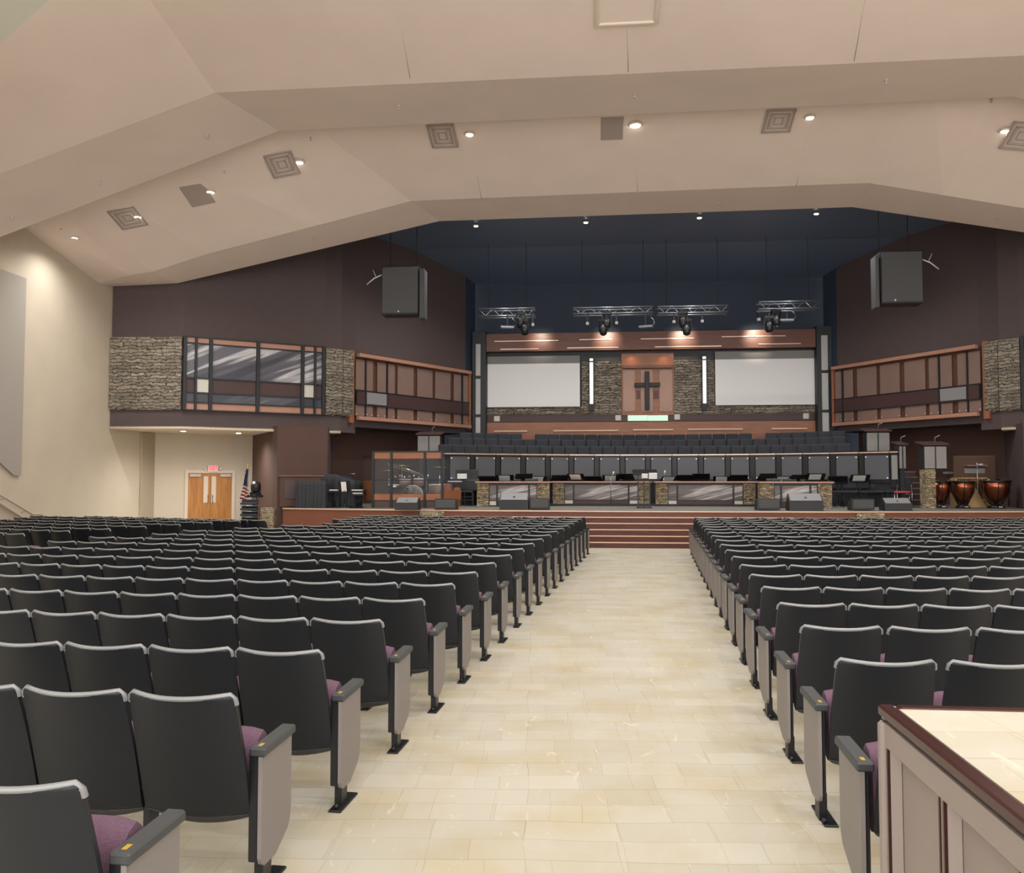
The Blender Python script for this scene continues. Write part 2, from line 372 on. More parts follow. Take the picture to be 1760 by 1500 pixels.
def prof(pts, x):
    if x <= pts[0][0]: return pts[0][1]
    for (a, b), (c, d) in zip(pts, pts[1:]):
        if x <= c: return b+(d-b)*(x-a)/(c-a)
    return pts[-1][1]
P_L0 = [(XL, 7.02), (-7.28, 9.17), (8.9, 9.2), (XR, 6.6)]
P_L1 = [(XL, 6.9), (-6.8, 9.27), (8.34, 9.38), (XR, 6.5)]
P_BT = [(XL, 8.15), (-6.8, 9.98), (8.34, 10.0), (XR, 8.2)]
P_L2 = [(XL, 7.2), (-11.9, 7.32), (-4.7, 8.86), (6.6, 8.88), (14.9, 7.35), (XR, 7.25)]
P_L3 = [(XL, 7.25), (-11.85, 7.30), (-4.3, 8.88), (6.8, 8.94), (15.4, 7.35), (XR, 7.25)]
Y_L2 = [(XL, 22.9), (-12.6, 22.4), (-10.2, 21.95), (-4.7, 21.73), (6.5, 21.5), (14, 21.9), (XR, 22.6)]
rows = [(lambda x: -3.0, lambda x: prof(P_L0, x)+.186*18.85), (lambda x: 15.85, lambda x: prof(P_L0, x)),
        (lambda x: 18.0, lambda x: prof(P_L1, x)), (lambda x: 18.02, lambda x: prof(P_BT, x)),
        (lambda x: prof(Y_L2, x), lambda x: prof(P_L2, x)), (lambda x: 23.6, lambda x: prof(P_L3, x)), (lambda x: 23.62, lambda x: 9.75)]
xs = sorted(set([XL, XR, -12.6, -11.9, -11.85, -10.2, -7.28, -6.8, -4.7, -4.3, 6.5, 6.6, 6.8, 8.34, 8.9, 14, 14.9, 15.4]))
cb = MB()
for (ya, za), (yb, zb) in zip(rows, rows[1:]):
    for x0, x1 in zip(xs, xs[1:]):
        cb.add([(x0, ya(x0), za(x0)), (x1, ya(x1), za(x1)), (x1, yb(x1), zb(x1)), (x0, yb(x0), zb(x0))], [(0, 3, 2, 1)])
for (ya, za), (yb, zb) in zip(rows, rows[1:]):      # upper skin gives the ceiling real thickness
    for x0, x1 in zip(xs, xs[1:]):
        e = .25
        cb.add([(x0, ya(x0)-e, za(x0)+e), (x1, ya(x1)-e, za(x1)+e), (x1, yb(x1)-e, zb(x1)+e), (x0, yb(x0)-e, zb(x0)+e)], [(0, 1, 2, 3)])
ceiling = struct('ceiling', cb, M['ceil'])
def zB(x, y):
    """height of the sloping ceiling bay in front of the platform"""
    t = (y-18.02)/(prof(Y_L2, x)-18.02); return prof(P_BT, x)+(prof(P_L2, x)-prof(P_BT, x))*t
def onB(px, py):
    r = ray(px, py); lo, hi = 12., 24.
    for _ in range(50):
        mid = (lo+hi)/2; t = mid/r[1]
        if CH+r[2]*t < zB(r[0]*t, mid): lo = mid
        else: hi = mid
    t = lo/r[1]; return Vector((r[0]*t, lo, zB(r[0]*t, lo)))
def zA(x, y): return prof(P_L0, x)+.186*(15.85-y)
# seams in the ceiling board, thin grooves
# chamfered tile soffit at the upper left
a = onZ(0, 76, 7.0); b = onZ(84, 0, 7.0); d = (b-a); a2 = a-d*2.2; b2 = b+d*2.5
sb = MB(); nrm = Vector((-d.y, d.x, 0)).normalized()
poly = [(a2.x, a2.y), (b2.x, b2.y), (b2.x, -2.9), (XL+.02, -2.9), (XL+.02, a2.y)]
sb.prism(poly, 'z', 7.0, 7.25)
sof = struct('ceiling', sb, M['ceiltile'])
# black platform ceiling and drop behind it
bc = MB()
bc.add([(-11, 23.6, 9.7), (15, 23.6, 9.7), (15, 29.6, 9.7), (-11, 29.6, 9.7), (-11, 34.5, 9.0), (15, 34.5, 9.0), (-11, 23.6, 9.95), (15, 23.6, 9.95), (15, 34.5, 9.95), (-11, 34.5, 9.95)],
       [(0, 3, 2, 1), (3, 4, 5, 2), (6, 7, 8, 9)])
struct('ceiling', bc, M['blackceil'])

# side walls --------------------------------------------------------
LW_END = 26.07
wl = MB(); wl.box(XL-.3, XL, -3, LW_END+.2, 0, 13)
struct('wall_left', wl, M['cream'])
wr = MB(); wr.box(XR, XR+.3, -3, 27, 0, 13)
struct('wall_right', wr, M['cream'])
# wall in which the doors stand (oblique), brown pier walls
DW0 = onW(247, 800, (XL, 26.0), (-11.4, 28.0)); 
dp, dq = (XL+.02, 26.05), (-11.35, 28.05)
def wall_strip(name, p, q, z0, z1, m, th=.2, kind=True):
    L = hypot(q[0]-p[0], q[1]-p[1]); mb = MB(); mb.box(0, L, 0, th, z0, z1)
    return struct(name, mb, m, rz=atan2(q[1]-p[1], q[0]-p[0]), loc=(p[0], p[1], 0))
dwall = wall_strip('wall_door', dp, dq, 0, 3.3, M['cream'])
pA, pB, pC = (-11.35, 28.0), (-9.3, 24.8), (-7.98, 25.4)
pier = wall_strip('wall_pier', pA, pB, 0, 3.3, M['brown'])
pier2 = wall_strip('wall_pier', pB, pC, 0, 3.3, M['brown'])
pier3 = wall_strip('wall_pier', pC, (-8.6, 27.9), 0, 3.3, M['brownd'])

# balcony box + wing outlines ---------------------------------------
S0 = (XL+.02, 23.62); S1 = (-11.72, 23.75); S2 = (-8.35, 26.2); S3 = (-7.95, 26.6); W0 = (-7.66, 27.25); W1 = (-4.85, 32.15); W2 = (-4.6, 33.0)
Z0, ZS0, ZS1 = 3.19, 3.70, 5.78
def wallz(name, p, q, z0, z1, m, flip=False):
    if flip: p, q = mir(q), mir(p)
    return wall_strip(name, p, q, z0, z1, m)
for fl, sd in ((False, 'left'), (True, 'right')):
    wallz('wall_box_'+sd, S0, S1, Z0, 9.7, M['brownd'], fl)
    wallz('wall_box_'+sd, S1, S2, Z0, 9.7, M['brownd'], fl)
    wallz('wall_box_'+sd, S2, S3, Z0, 9.7, M['brownd'], fl)
    wallz('wall_box_'+sd, S3, W0, Z0, 9.7, M['brownd'], fl)
    wallz('wall_wing_'+sd, W0, W1, 3.45, 9.7, M['brownd'], fl)
    wallz('wall_wing_'+sd, W1, W2, 3.45, 9.7, M['blackwall'], fl)
    wallz('wall_wing_'+sd, (-8.6, 27.9), (-5.75, 32.9), 0, 3.45, M['brown'], fl)
    P = [W0, W1, (-5.7, 32.9), (-8.6, 27.9)]
    if fl: P = [mir(p) for p in P][::-1]
    ub = MB(); ub.prism(P, 'z', 3.4, 3.46); struct('trim_'+sd, ub, M['brownd'])
    # underside of the box
    P = [S0, S1, S2, S3, (-8.6, 27.9), (-8.6, 29), (-13.8, 29)]
    if fl: P = [mir(p) for p in P][::-1]
    ub = MB(); ub.prism(P, 'z', Z0-.02, Z0+.06); struct('trim_'+sd, ub, M['soffit'])
    # rounded cream lip along its edge
    lp = MB(); Q = [S0, S1, S2, S3]
    if fl: Q = [mir(p) for p in Q]
    lp.tube([(p[0], p[1]-.02, Z0-.01) for p in Q], .045, 6); struct('trim_'+sd, lp, M['soffit'])
# lower walls to the right under the box
wallz('wall_pier', pA, pB, 0, 3.3, M['brown'], True)
wallz('wall_pier', pB, pC, 0, 3.3, M['brown'], True)
wallz('wall_pier', pC, (-8.6, 27.9), 0, 3.3, M['brownd'], True)
# upper part of the back behind the wood header
bk = MB(); bk.box(-6.5, 10.3, 33.2, 33.4, 0, 9.7); struct('wall_back', bk, M['blackwall'])
# column strip where the left wall meets the door wall
cs = MB(); c1 = onX(240, 800, XL); cs.box(XL, XL+.07, c1.y+.0, 26.12, 0, Z0-.03, .01); struct('trim_1', cs, M['strip_tan'])

# stage --------------------------------------------------------------
SH = .9
def edgeY(x):                                     # curved front edge of the platform
    return 23.08+ .0125*max(0, abs(x-XC)-1.0)**2*1.15
XE0, XE1 = -9.0, 13.6
exs = [XE0+(XE1-XE0)*i/40 for i in range(41)]
st = MB()
top = [(x, edgeY(x), SH) for x in exs]; bot = [(x, edgeY(x), 0) for x in exs]
back = [(13.2, 33.1), (XE0, 33.1)]
n = len(exs)
st.add(top+[(back[0][0], back[0][1], SH), (back[1][0], back[1][1], SH)], [tuple(range(n+2))])
o = len(st.v); st.add([(p[0], p[1]+.04, SH-.03) for p in top]+[(p[0], p[1]+.04, 0) for p in top], [])
st.f += []; 
stage_top = struct('floor', st, M['stagetop'])
fa = MB()
for i in range(n-1):
    a, b = exs[i], exs[i+1]
    fa.add([(a, edgeY(a)+.02, 0), (b, edgeY(b)+.02, 0), (b, edgeY(b)+.02, SH-.004), (a, edgeY(a)+.02, SH-.004), (a, edgeY(a)+.3, SH-.004), (b, edgeY(b)+.3, SH-.004)], [(0, 1, 2, 3), (3, 2, 5, 4)])
fa.add([(XE0, edgeY(XE0)+.02, 0), (XE0, edgeY(XE0)+.02, SH-.004), (XE0, 25.3, SH-.004), (XE0, 25.3, 0)], [(0, 1, 2, 3)])
struct('trim_2', fa, M['fascia'])
ns = MB(); ns.tube([(x, edgeY(x)-.005, SH-.02) for x in exs]+[(XE0, 25.2, SH-.02)], .022, 6)
struct('trim_3', ns, M['nosing'])
# steps
steps = MB(); nos = MB(); ysurf = [22.2, 22.38, 22.56, 22.74, 22.92]
sx0, sx1 = -2.4, 5.0
for i, y in enumerate(ysurf):
    z = .15*(i+1)
    e = 0 if i < 4 else 0
    xa = [-1.0, -1.0, -1.25, -1.55, -2.2][i]; xb = [4.1, 4.1, 4.3, 4.55, 5.0][i]
    steps.box(xa, xb, y, 23.4, z-.15, z-.02)
    nos.box(xa-.01, xb+.01, y-.025, y+.03, z-.028, z, .006)
    steps.box(xa, xb, y+.03, 23.4, z-.022, z)
stp = thing('stage_steps', 'wide red-brown steps with pale nosings rising to the platform', 'steps', (0, 0, 0))
part('riser', steps, M['riser'], stp); part('nosing', nos, M['nosing'], stp)
# stone insets in the fascia
for (x0, x1, lab) in ((720, 762, 'left'), (1472, 1520, 'right')):
    a = onY(x0, 885, 23.3); b = onY(x1, 885, 23.3); xm = (a.x+b.x)/2
    y = min(edgeY(a.x), edgeY(b.x)); mb = MB(); mb.box(a.x, b.x, y-.06, y+.12, .12, SH-.05, .02)
    tag(mb.build('stone_inset', M['stonewarm']), 'patch of golden stacked stone let into the platform front, %s one' % lab, 'stone panel', 'stone insets in platform front')
a = onY(448, 885, 24.6); b = onY(466, 885, 24.6); mb = MB(); mb.box(a.x, b.x+.1, 24.5, 24.9, 0, SH, .03)
tag(mb.build('stone_inset', M['stonewarm']), 'stone clad end of the platform beside the flag', 'stone panel')

# ================================================================== helpers for objects on an oblique wall
class Wall:
    """local frame on a vertical wall: s along, out towards the room = negative y"""
    def __init__(s, p, q, flip=False):
        if flip: p, q = mir(q), mir(p)
        s.p, s.q = p, q; s.a = atan2(q[1]-p[1], q[0]-p[0]); s.L = hypot(q[0]-p[0], q[1]-p[1])
    def at(s, px, py):
        v = onW(px, py, s.p, s.q); return ((v.x-s.p[0])*cos(s.a)+(v.y-s.p[1])*sin(s.a), v.z)
    def thing(s, name, label, cat, z=0, group=None, off=0):
        return thing(name, label, cat, (s.p[0]+sin(s.a)*off, s.p[1]-cos(s.a)*off, z), s.a, group)

# ---- window style art boxes on both balcony fronts
WB = Wall(S1, S2)
def art_box(flip):
    W = Wall(S1, S2, flip); sd = 'right' if flip else 'left'
    L = W.L
    zt, zb = 5.78, 3.72
    zz = [5.78, 5.62, 4.62, 4.2, 3.92, 3.72]      # top strip / art / band / lower art / bottom strip
    # verticals measured on the left box
    ss = [WB.at(u, 640)[0] for u in (311, 335.5, 361, 442, 518.5, 540, 561.5)]
    ss[0] = .04; ss[-1] = L-.06
    if flip: ss = [L-s for s in ss][::-1]
    t = W.thing('balcony_art_window', 'black framed band of grey streaked panels on the %s balcony front' % sd, 'wall panel', off=.03)
    for i in range(6):
        a, b = ss[i], ss[i+1]
        mb = MB(); mb.box(a, b, -.02, .02, zz[2], zz[1]); part('art_panel', mb, M['streak'], t)
        mb = MB(); mb.box(a, b, -.02, .02, zz[4], zz[3]); part('art_panel', mb, M['streak'], t)
        tile = (i == 4) if not flip else (i == 1)
        tile = tile or ((i == 1) if not flip else (i == 4))
        mb = MB(); mb.box(a, b, -.03 if tile else -.02, .02, zz[3]+.015, zz[2]-.015); part('tile' if tile else 'band', mb, M['whitetile'] if tile else M['bandbrown'], t, 'cream white square' if tile else None)
        for k in (0, 4):
            mb = MB(); mb.box(a, b, -.02, .02, zz[k+1], zz[k]); part('strip', mb, M['woodlight'], t)
    for i, s_ in enumerate(ss):
        w_ = .05 if i in (0, 3, 6) or i in (2, 4) else .032
        mb = MB(); mb.box(s_-w_, s_+w_, -.1, .02, zb-.03, zt+.03, .005); part('mullion', mb, M['mullion'], t)
    for z in (zz[1], zz[2], zz[3], zz[4], zz[0]+.02, zz[5]-.02):
        mb = MB(); mb.box(ss[0], ss[-1], -.06, .02, z-.02, z+.02); part('rail', mb, M['mullion'], t)
    return t
art_box(False); art_box(True)
# stone cladding left and right of them
def stone_clad(p, q, label, flip=False, z0=ZS0, z1=ZS1, th=.07):
    W = Wall(p, q, flip); mb = MB()
    # uneven face: grid with small random relief
    nu, nv = max(2, int(W.L/.12)), int((z1-z0)/.08)
    rr = [[random.uniform(0, .035) for i in range(nu+1)] for j in range(nv+1)]
    mb.sheet(lambda u, v: (u*W.L, -th-.02-rr[int(round(v*nv))][int(round(u*nu))] if 0 < v < 1 else -th, z0+v*(z1-z0)), nu, nv, th)
    for i in range(len(mb.sm)): mb.sm[i] = False
    o = mb.build('stone_cladding', M['stone']); o.location = (W.p[0], W.p[1], 0); o.rotation_euler = (0, 0, W.a)
    return tag(o, label, 'stone wall', 'stacked stone cladding')
stone_clad(S0, S1, 'wide grey-brown stacked stone face beside the left balcony windows')
stone_clad(S2, S3, 'narrow stacked stone face at the inner end of the left balcony')
stone_clad(S3, (-7.75, 27.0), 'sliver of stacked stone wrapping the left balcony corner')
stone_clad(S0, S1, 'stacked stone face at far right balcony end', True)
stone_clad(S2, S3, 'narrow stacked stone face at the inner end of the right balcony', True)
stone_clad(S3, (-7.75, 27.0), 'sliver of stacked stone wrapping the right balcony corner', True)

# ---- wing screens
WW = Wall(W0, W1)
def wing(flip):
    W = Wall(W0, W1, flip); sd = 'right' if flip else 'left'; L = W.L
    S = lambda px: (WW.at(px, 670)[0])
    def seg(a, b):
        a, b = S(a), S(b)
        return (a, b) if not flip else (L-b, L-a)
    t = W.thing('choir_wing_screen', 'long framed wood and tan panel screen on the %s angled wall' % sd, 'wall panel', off=.02)
    zt, zb = 5.72, 3.62
    mb = MB(); mb.box(.05, L-.05, -.02, .02, zb, zt); part('backing', mb, M['acryld'], t)
    a, b = seg(597, 604); mb = MB(); mb.box(a, b, -.12, .02, zb-.12, zt+.1, .01); part('end_post', mb, M['wood'], t)
    a, b = seg(802.5, 805); mb = MB(); mb.box(a, b, -.12, .02, zb-.05, zt, .01); part('end_post', mb, M['wood'], t)
    for z in (zt-.03, zb+.05):
        a, b = seg(610, 803); mb = MB(); mb.box(a, b, -.2, -.05, z-.06, z+.06, .01); part('rail', mb, M['woodlight'], t)
    pans = [(608, 624), (626, 637.5), (645, 660), (662, 675), (680, 707.5), (714, 740), (745, 771), (777, 789.5), (791.5, 801)]
    for (u, v) in pans:
        a, b = seg(u, v)
        for (z0, z1) in ((zb+.13, 4.12), (4.55, zt-.16)):
            mb = MB(); mb.box(a, b, -.07, -.05, z0, z1); p = part('panel', mb, M['acryl'], t)
        mb = MB()
        for sx in (a+.04, b-.04): mb.lathe([(.0, -.02), (.018, -.02), (.018, .0), (0, .0)], (0, 0, 0), 6, Matrix.Translation((sx, -.075, zb+.19)) @ Matrix.Rotation(pi/2, 4, 'X'))
        part('stud', mb, M['stud'], p)
    a, b = seg(608.5, 803); mb = MB(); mb.box(a, b, -.1, -.075, 4.12, 4.56, .005); part('band', mb, M['bandbrown'], t)
    a, b = seg(626, 660); mb = MB(); mb.box(a, b, -.115, -.09, 4.15, 4.53, .005); part('tile', mb, M['greytile'], t, 'pale grey tile')
    for z in (4.11, 4.57):
        a, b = seg(608, 803); mb = MB(); mb.box(a, b, -.12, -.07, z-.015, z+.015); part('rail', mb, M['mullion'], t)
    for px in (608.5, 624, 661, 790.5):
        a, b = seg(px-.7, px+.7); mb = MB(); mb.box(a, b, -.12, -.06, zb+.1 if px != 608.5 else 4.12, zt-.1 if px != 608.5 else 4.56); part('mullion', mb, M['mullion'], t)
    return t
wing(False); wing(True)

# ================================================================== BACK WALL
YB = 33.0
def bwbox(mb, x0, y0, x1, y1, d0, d1, bev=0):
    """box on the back wall: pixel rect measured at the wall, from d0 (behind) to d1 (proud) of it"""
    a, b, z0, z1 = rectY(x0, y0, x1, y1, YB-d1); mb.box(a, b, YB-d1, YB-d0, z0, z1, bev); return mb
xa, xb = -4.25, 8.1
zt = lambda py: onY(1112, py, YB).z
mb = MB(); mb.box(xa, xb, YB, YB+.2, zt(612), zt(573.5)); 
mb = MB(); mb.box(xa, xb, YB-.35, YB+.2, zt(603), zt(572), .01)
hd = thing('wood_header', 'long lit reddish wood header across the top of the choir wall', 'wall panel', (0, 0, 0))
part('board', mb, M['woodred'], hd)
for (u0, v0, u1) in ((850, 586, 960), (860, 600, 926), (996, 583.5, 1052), (975, 597.5, 1063), (1101, 582, 1193), (1125, 595.5, 1240), (1240, 578, 1350), (1303, 591, 1376)):
    a = onY(u0, v0, YB-.35); b = onY(u1, v0, YB-.35); mb = MB(); mb.box(a.x, b.x, YB-.39, YB-.35, a.z*.5+b.z*.5-.02, a.z*.5+b.z*.5+.02, .004)
    part('metal_strip', mb, M['strip'], hd)
# dark field
mb = MB(); mb.box(xa-.02, xb+.02, YB+.0, YB+.18, 3.3, zt(603)); struct('wall_back', mb, M['mullion'])
# stone fields
for (x0, y0, x1, y1, lab) in ((836, 700, 1000, 712.5, 'low strip of stacked stone beneath the left screen'), (1228, 697, 1403, 710, 'low strip of stacked stone beneath the right screen'),
        (1000, 621, 1068, 712, 'stacked stone panel left of the cross'), (1158, 618, 1228, 711, 'stacked stone panel right of the cross')):
    a, b, z0, z1 = rectY(x0, y0, x1, y1, YB-.08); nu, nv = int((b-a)/.13), max(2, int((z1-z0)/.08)); m_ = MB()
    rr = [[random.uniform(0, .05) for i in range(nu+1)] for j in range(nv+1)]
    m_.sheet(lambda u, v: (a+u*(b-a), YB-.06-rr[int(round(v*nv))][int(round(u*nu))], z0+v*(z1-z0)), nu, nv, .05)
    for i in range(len(m_.sm)): m_.sm[i] = False
    tag(m_.build('stone_cladding', M['stone']), lab, 'stone panel', 'stone on the choir wall')
# screens
for (q, lab) in (((837, 611, 997.5, 700.5), 'left'), ((1228.5, 602, 1401, 697), 'right')):
    t = thing('projection_screen', 'blank white projection screen with grey top border, %s of the cross' % lab, 'screen', (0, 0, 0), 0, 'projection screens')
    x0, y0, x1, y1 = q; a, b, z0, z1 = rectY(x0, y0, x1, y1, YB-.15)
    mb = MB(); mb.box(a, b, YB-.13, YB-.11, z0, z1); 
    zb_ = z1-(z1-z0)*.155
    mb2 = MB(); mb2.box(a+.02, b-.02, YB-.15, YB-.13, z0+.03, zb_); part('screen_fabric', mb2, M['screen'], t)
    mb3 = MB(); mb3.box(a+.02, b-.02, YB-.15, YB-.13, zb_+.002, z1-.02); part('top_border', mb3, M['screenb'], t)
    part('frame', mb, M['mullion'], t)
# tube lights
for (x, y0, y1, lab) in ((1016.5, 616, 694, 'left'), (1211, 612.5, 693, 'right')):
    t = thing('tube_sconce', 'tall glowing white tube sconce on stone, %s of the cross' % lab, 'wall light', (0, 0, 0), 0, 'tube sconces')
    a, b, z0, z1 = rectY(x-4.4, y0-2, x+4.4, y1+12, YB-.2); mb = MB(); mb.box(a, b, YB-.19, YB-.1, z0, z1, .01); part('housing', mb, M['mullion'], t)
    a, b, z0, z1 = rectY(x-3.2, y0, x+3.2, y1, YB-.25); c = (a+b)/2; mb = MB(); mb.tube([(c, YB-.22, z0), (c, YB-.22, z1)], (b-a)/2, 12); part('tube', mb, M['tube'], t)
    mb = MB(); mb.lathe([((b-a)/2+.01, 0), ((b-a)/2+.01, .04)], (c, YB-.22, z1-.14), 12); part('collar', mb, M['blackmetal'], t)
# centre bay
t = thing('cross_niche', 'orange wood niche with frosted panels behind the black cross', 'wall panel')
mb = MB(); bwbox(mb, 1068.5, 607, 1158, 713, 0, .1); part('backing', mb, M['wood'], t)
mb = MB(); bwbox(mb, 1070, 627.5, 1157, 632.5, .1, .28, .01); part('ledge', mb, M['woodred'], t)
for (u0, u1) in ((1071, 1091.5), (1101.5, 1122), (1133.5, 1155.5)):
    mb = MB(); bwbox(mb, u0, 635.5, u1, 707, .12, .14); p = part('frosted_panel', mb, M['acryl2'] if 'acryl2' in M else M['wood'], t)
    mb = MB()
    for uu in (u0+1.5, u1-1.5):
        for vv in (638.5, 703.5):
            c = onY(uu, vv, YB-.16); mb.lathe([(.0, 0), (.025, 0), (.025, .02), (0, .02)], (0, 0, 0), 6, Matrix.Translation(c) @ Matrix.Rotation(pi/2, 4, 'X'))
    part('stud', mb, M['stud'], p)
mb = MB(); bwbox(mb, 1094, 671, 1100, 685, .1, .13); bwbox(mb, 1123, 671, 1132, 685, .1, .13); part('dark_block', mb, M['acryld'], t)
cr = MB(); v = rectY(1108.6, 638, 1116.2, 704.5, YB-.3); h = rectY(1090.5, 657.5, 1134.5, 664.5, YB-.3)
cr.box(v[0], v[1], YB-.33, YB-.24, v[2], v[3], .01); cr.box(h[0], v[0]+.001, YB-.33, YB-.24, h[2], h[3], .01); cr.box(v[1]-.001, h[1], YB-.33, YB-.24, h[2], h[3], .01)
cr.box(v[0]+.03, v[1]-.03, YB-.24, YB-.13, h[2]+.03, h[3]-.03)
tag(cr.build('cross', M['cross']), 'plain black cross hung in the middle of the back wall', 'cross')
# plum band, squares, mint pane, lower wood band with bars
mb = MB(); bwbox(mb, 834, 712, 1404, 726, 0, .05); mb.v = [(x, y, z) for (x, y, z) in mb.v]
z0, z1 = zt(724), zt(711.5); mb = MB(); mb.box(xa, xb, YB-.06, YB, z0, z1); tag(mb.build('wall_band', M['bandbrown']), 'dark plum band running along the wall beneath the screens', 'wall band')
for (x, y, lab) in ((854, 719.5, 'far left end of the plum band'), (1062.5, 718, 'plum band just left of the lit mint pane'), (1164, 716.5, 'plum band just right of the lit mint pane'), (1385.5, 715, 'far right end of the plum band')):
    mb = MB(); bwbox(mb, x-5, y-4.8, x+5, y+4.8, .06, .12, .01)
    tag(mb.build('wall_speaker', M['whitetile']), 'small white square speaker on the '+lab, 'speaker', 'white square wall speakers')
t = thing('lit_glass_pane', 'long glowing mint glass pane below the cross', 'window')
mb = MB(); bwbox(mb, 1079, 713.5, 1113, 723, .07, .12); part('pane', mb, M['mint'], t); mb = MB(); bwbox(mb, 1113.5, 713.5, 1148, 723, .07, .12); part('pane', mb, M['mint'], t)
mb = MB(); mb.box(xa, xb, YB-.12, YB, 3.0, zt(725)); t = thing('wood_wainscot', 'orange wood wainscot with horizontal cream bars behind the choir', 'wall panel'); part('board', mb, M['wood'], t)
for (u0, u1, v) in ((849, 906, 741), (951, 1064, 740), (1088, 1158, 738.5), (1182, 1277, 737.5), (1326, 1388, 736.5)):
    a = onY(u0, v, YB-.2); b = onY(u1, v, YB-.2); mb = MB(); mb.box(a.x, b.x, YB-.2, YB-.12, (a.z+b.z)/2-.03, (a.z+b.z)/2+.03, .01); part('bar', mb, M['cream_bar'], t)
# dark towers with pale panels
for (u0, u1, lab, q) in ((818, 826, 'left', ((591, 645.5), (651, 712), (717, 745))), (1411.5, 1422.5, 'right', ((576, 636), (641, 704), (709, 742)))):
    t = thing('panel_tower', 'dark tower with three stacked pale panels at the %s end of the choir wall' % lab, 'wall panel', group='panel towers')
    a, b, z0, z1 = rectY(u0, 600, u1, 650, YB-.5)
    mb = MB(); mb.box(a-.15, b+.2, YB-.48, YB+.15, 2.0, 7.3, .01); part('post', mb, M['mullion'], t)
    for (v0, v1) in q:
        _, _, z0, z1 = rectY(u0, v0, u1, v1, YB-.55); mb = MB(); mb.box(a, b, YB-.55, YB-.48, z0, z1, .005); part('pale_panel', mb, M['towerpanel'], t)
# wall_back lower between towers & wings: dark filler
# ================================================================== CHOIR LOFT
def railY(x): return 29.35-.052*(x-XC)**2
# risers (platform tiers)
for i, (dy, z) in enumerate(((.0, 1.98), (.85, 2.24), (1.65, 2.46))):
    mb = MB(); xs_ = [XC-6.6+13.2*k/20 for k in range(21)]
    f_ = [(x, min(32.6, railY(x)+.25+dy*1.0)) for x in xs_]; poly = f_+[(XC+6.6, 32.85), (XC-6.6, 32.85)]
    mb.prism(poly, 'z', SH+.0 if i == 0 else z-.25, z); struct('floor', mb, M['black'])
# curved panel front
def pxx(px):                                      # x on the rail curve seen at picture column px
    lo, hi = -9., 12.
    for _ in range(50):
        m = (lo+hi)/2; X = m*cos(YAW)+railY(m)*sin(YAW); D = -m*sin(YAW)+railY(m)*cos(YAW)
        if 880+FP*X/D < px: lo = m
        else: hi = m
    return lo
ZR0, ZR1 = 1.72, 2.54
cols = [757, 763.7, 807.5, 851.5, 894.7, 937, 977.5, 1021.5, 1065.5, 1109.5, 1155, 1200.5, 1247, 1289, 1334, 1380, 1427.5, 1476.5, 1530, 1545]
mb = MB(); pts = [pxx(c) for c in cols]
ts = thing('choir_rail', 'long curved choir railing of grey panels in black frames', 'railing', (0, 0, 0))
for i, (xa_, xb_) in enumerate(zip(pts, pts[1:])):
    pa = Vector((xa_, railY(xa_), 0)); pb = Vector((xb_, railY(xb_), 0)); L = (pb-pa).length; ang = atan2(pb.y-pa.y, pb.x-pa.x)
    T = Matrix.Translation(pa) @ Matrix.Rotation(ang, 4, 'Z')
    mb = MB(); mb.box(0, .16, -.03, .05, ZR0-.25, ZR1, .005, T); mb.box(.0, L, -.02, .03, ZR1-.1, ZR1-.03, 0, T); mb.box(0, L, -.02, .03, ZR0-.1, ZR0-.02, 0, T)
    part('frame', mb, M['blackmetal'], ts)
    g = part('panel', MB().box(.18 if L > .4 else .05, L-.03, -.05, -.02, ZR0, ZR1-.1, 0, T), M['greypanel'] if 0 < i < 18 else M['lgpanel'], ts)
    part('top_rail', MB().box(.01, L-.01, -.07, .06, ZR1-.035, ZR1+.005, .005, T), M['strip'], ts, 'shiny pale top rail')
    if L > .4:
        m2 = MB()
        for sx in (.22, L-.07):
            for z in (ZR0+.04, ZR1-.15): m2.lathe([(0, 0), (.025, 0), (.025, .02), (0, .02)], (0, 0, 0), 6, T @ Matrix.Translation((sx, -.05, z)) @ Matrix.Rotation(pi/2, 4, 'X'))
        part('stud', m2, M['stud'], g)
# dark skirt below the rail
mb = MB(); f_ = [(x, railY(x)+.05) for x in [pts[0]+(pts[-1]-pts[0])*k/24 for k in range(25)]]
mb.prism(f_+[(f_[-1][0], f_[-1][1]+.1)]+[(x, y+.1) for x, y in f_[::-1][1:]], 'z', SH, ZR1-.06); struct('wall_choir', mb, M['black'])
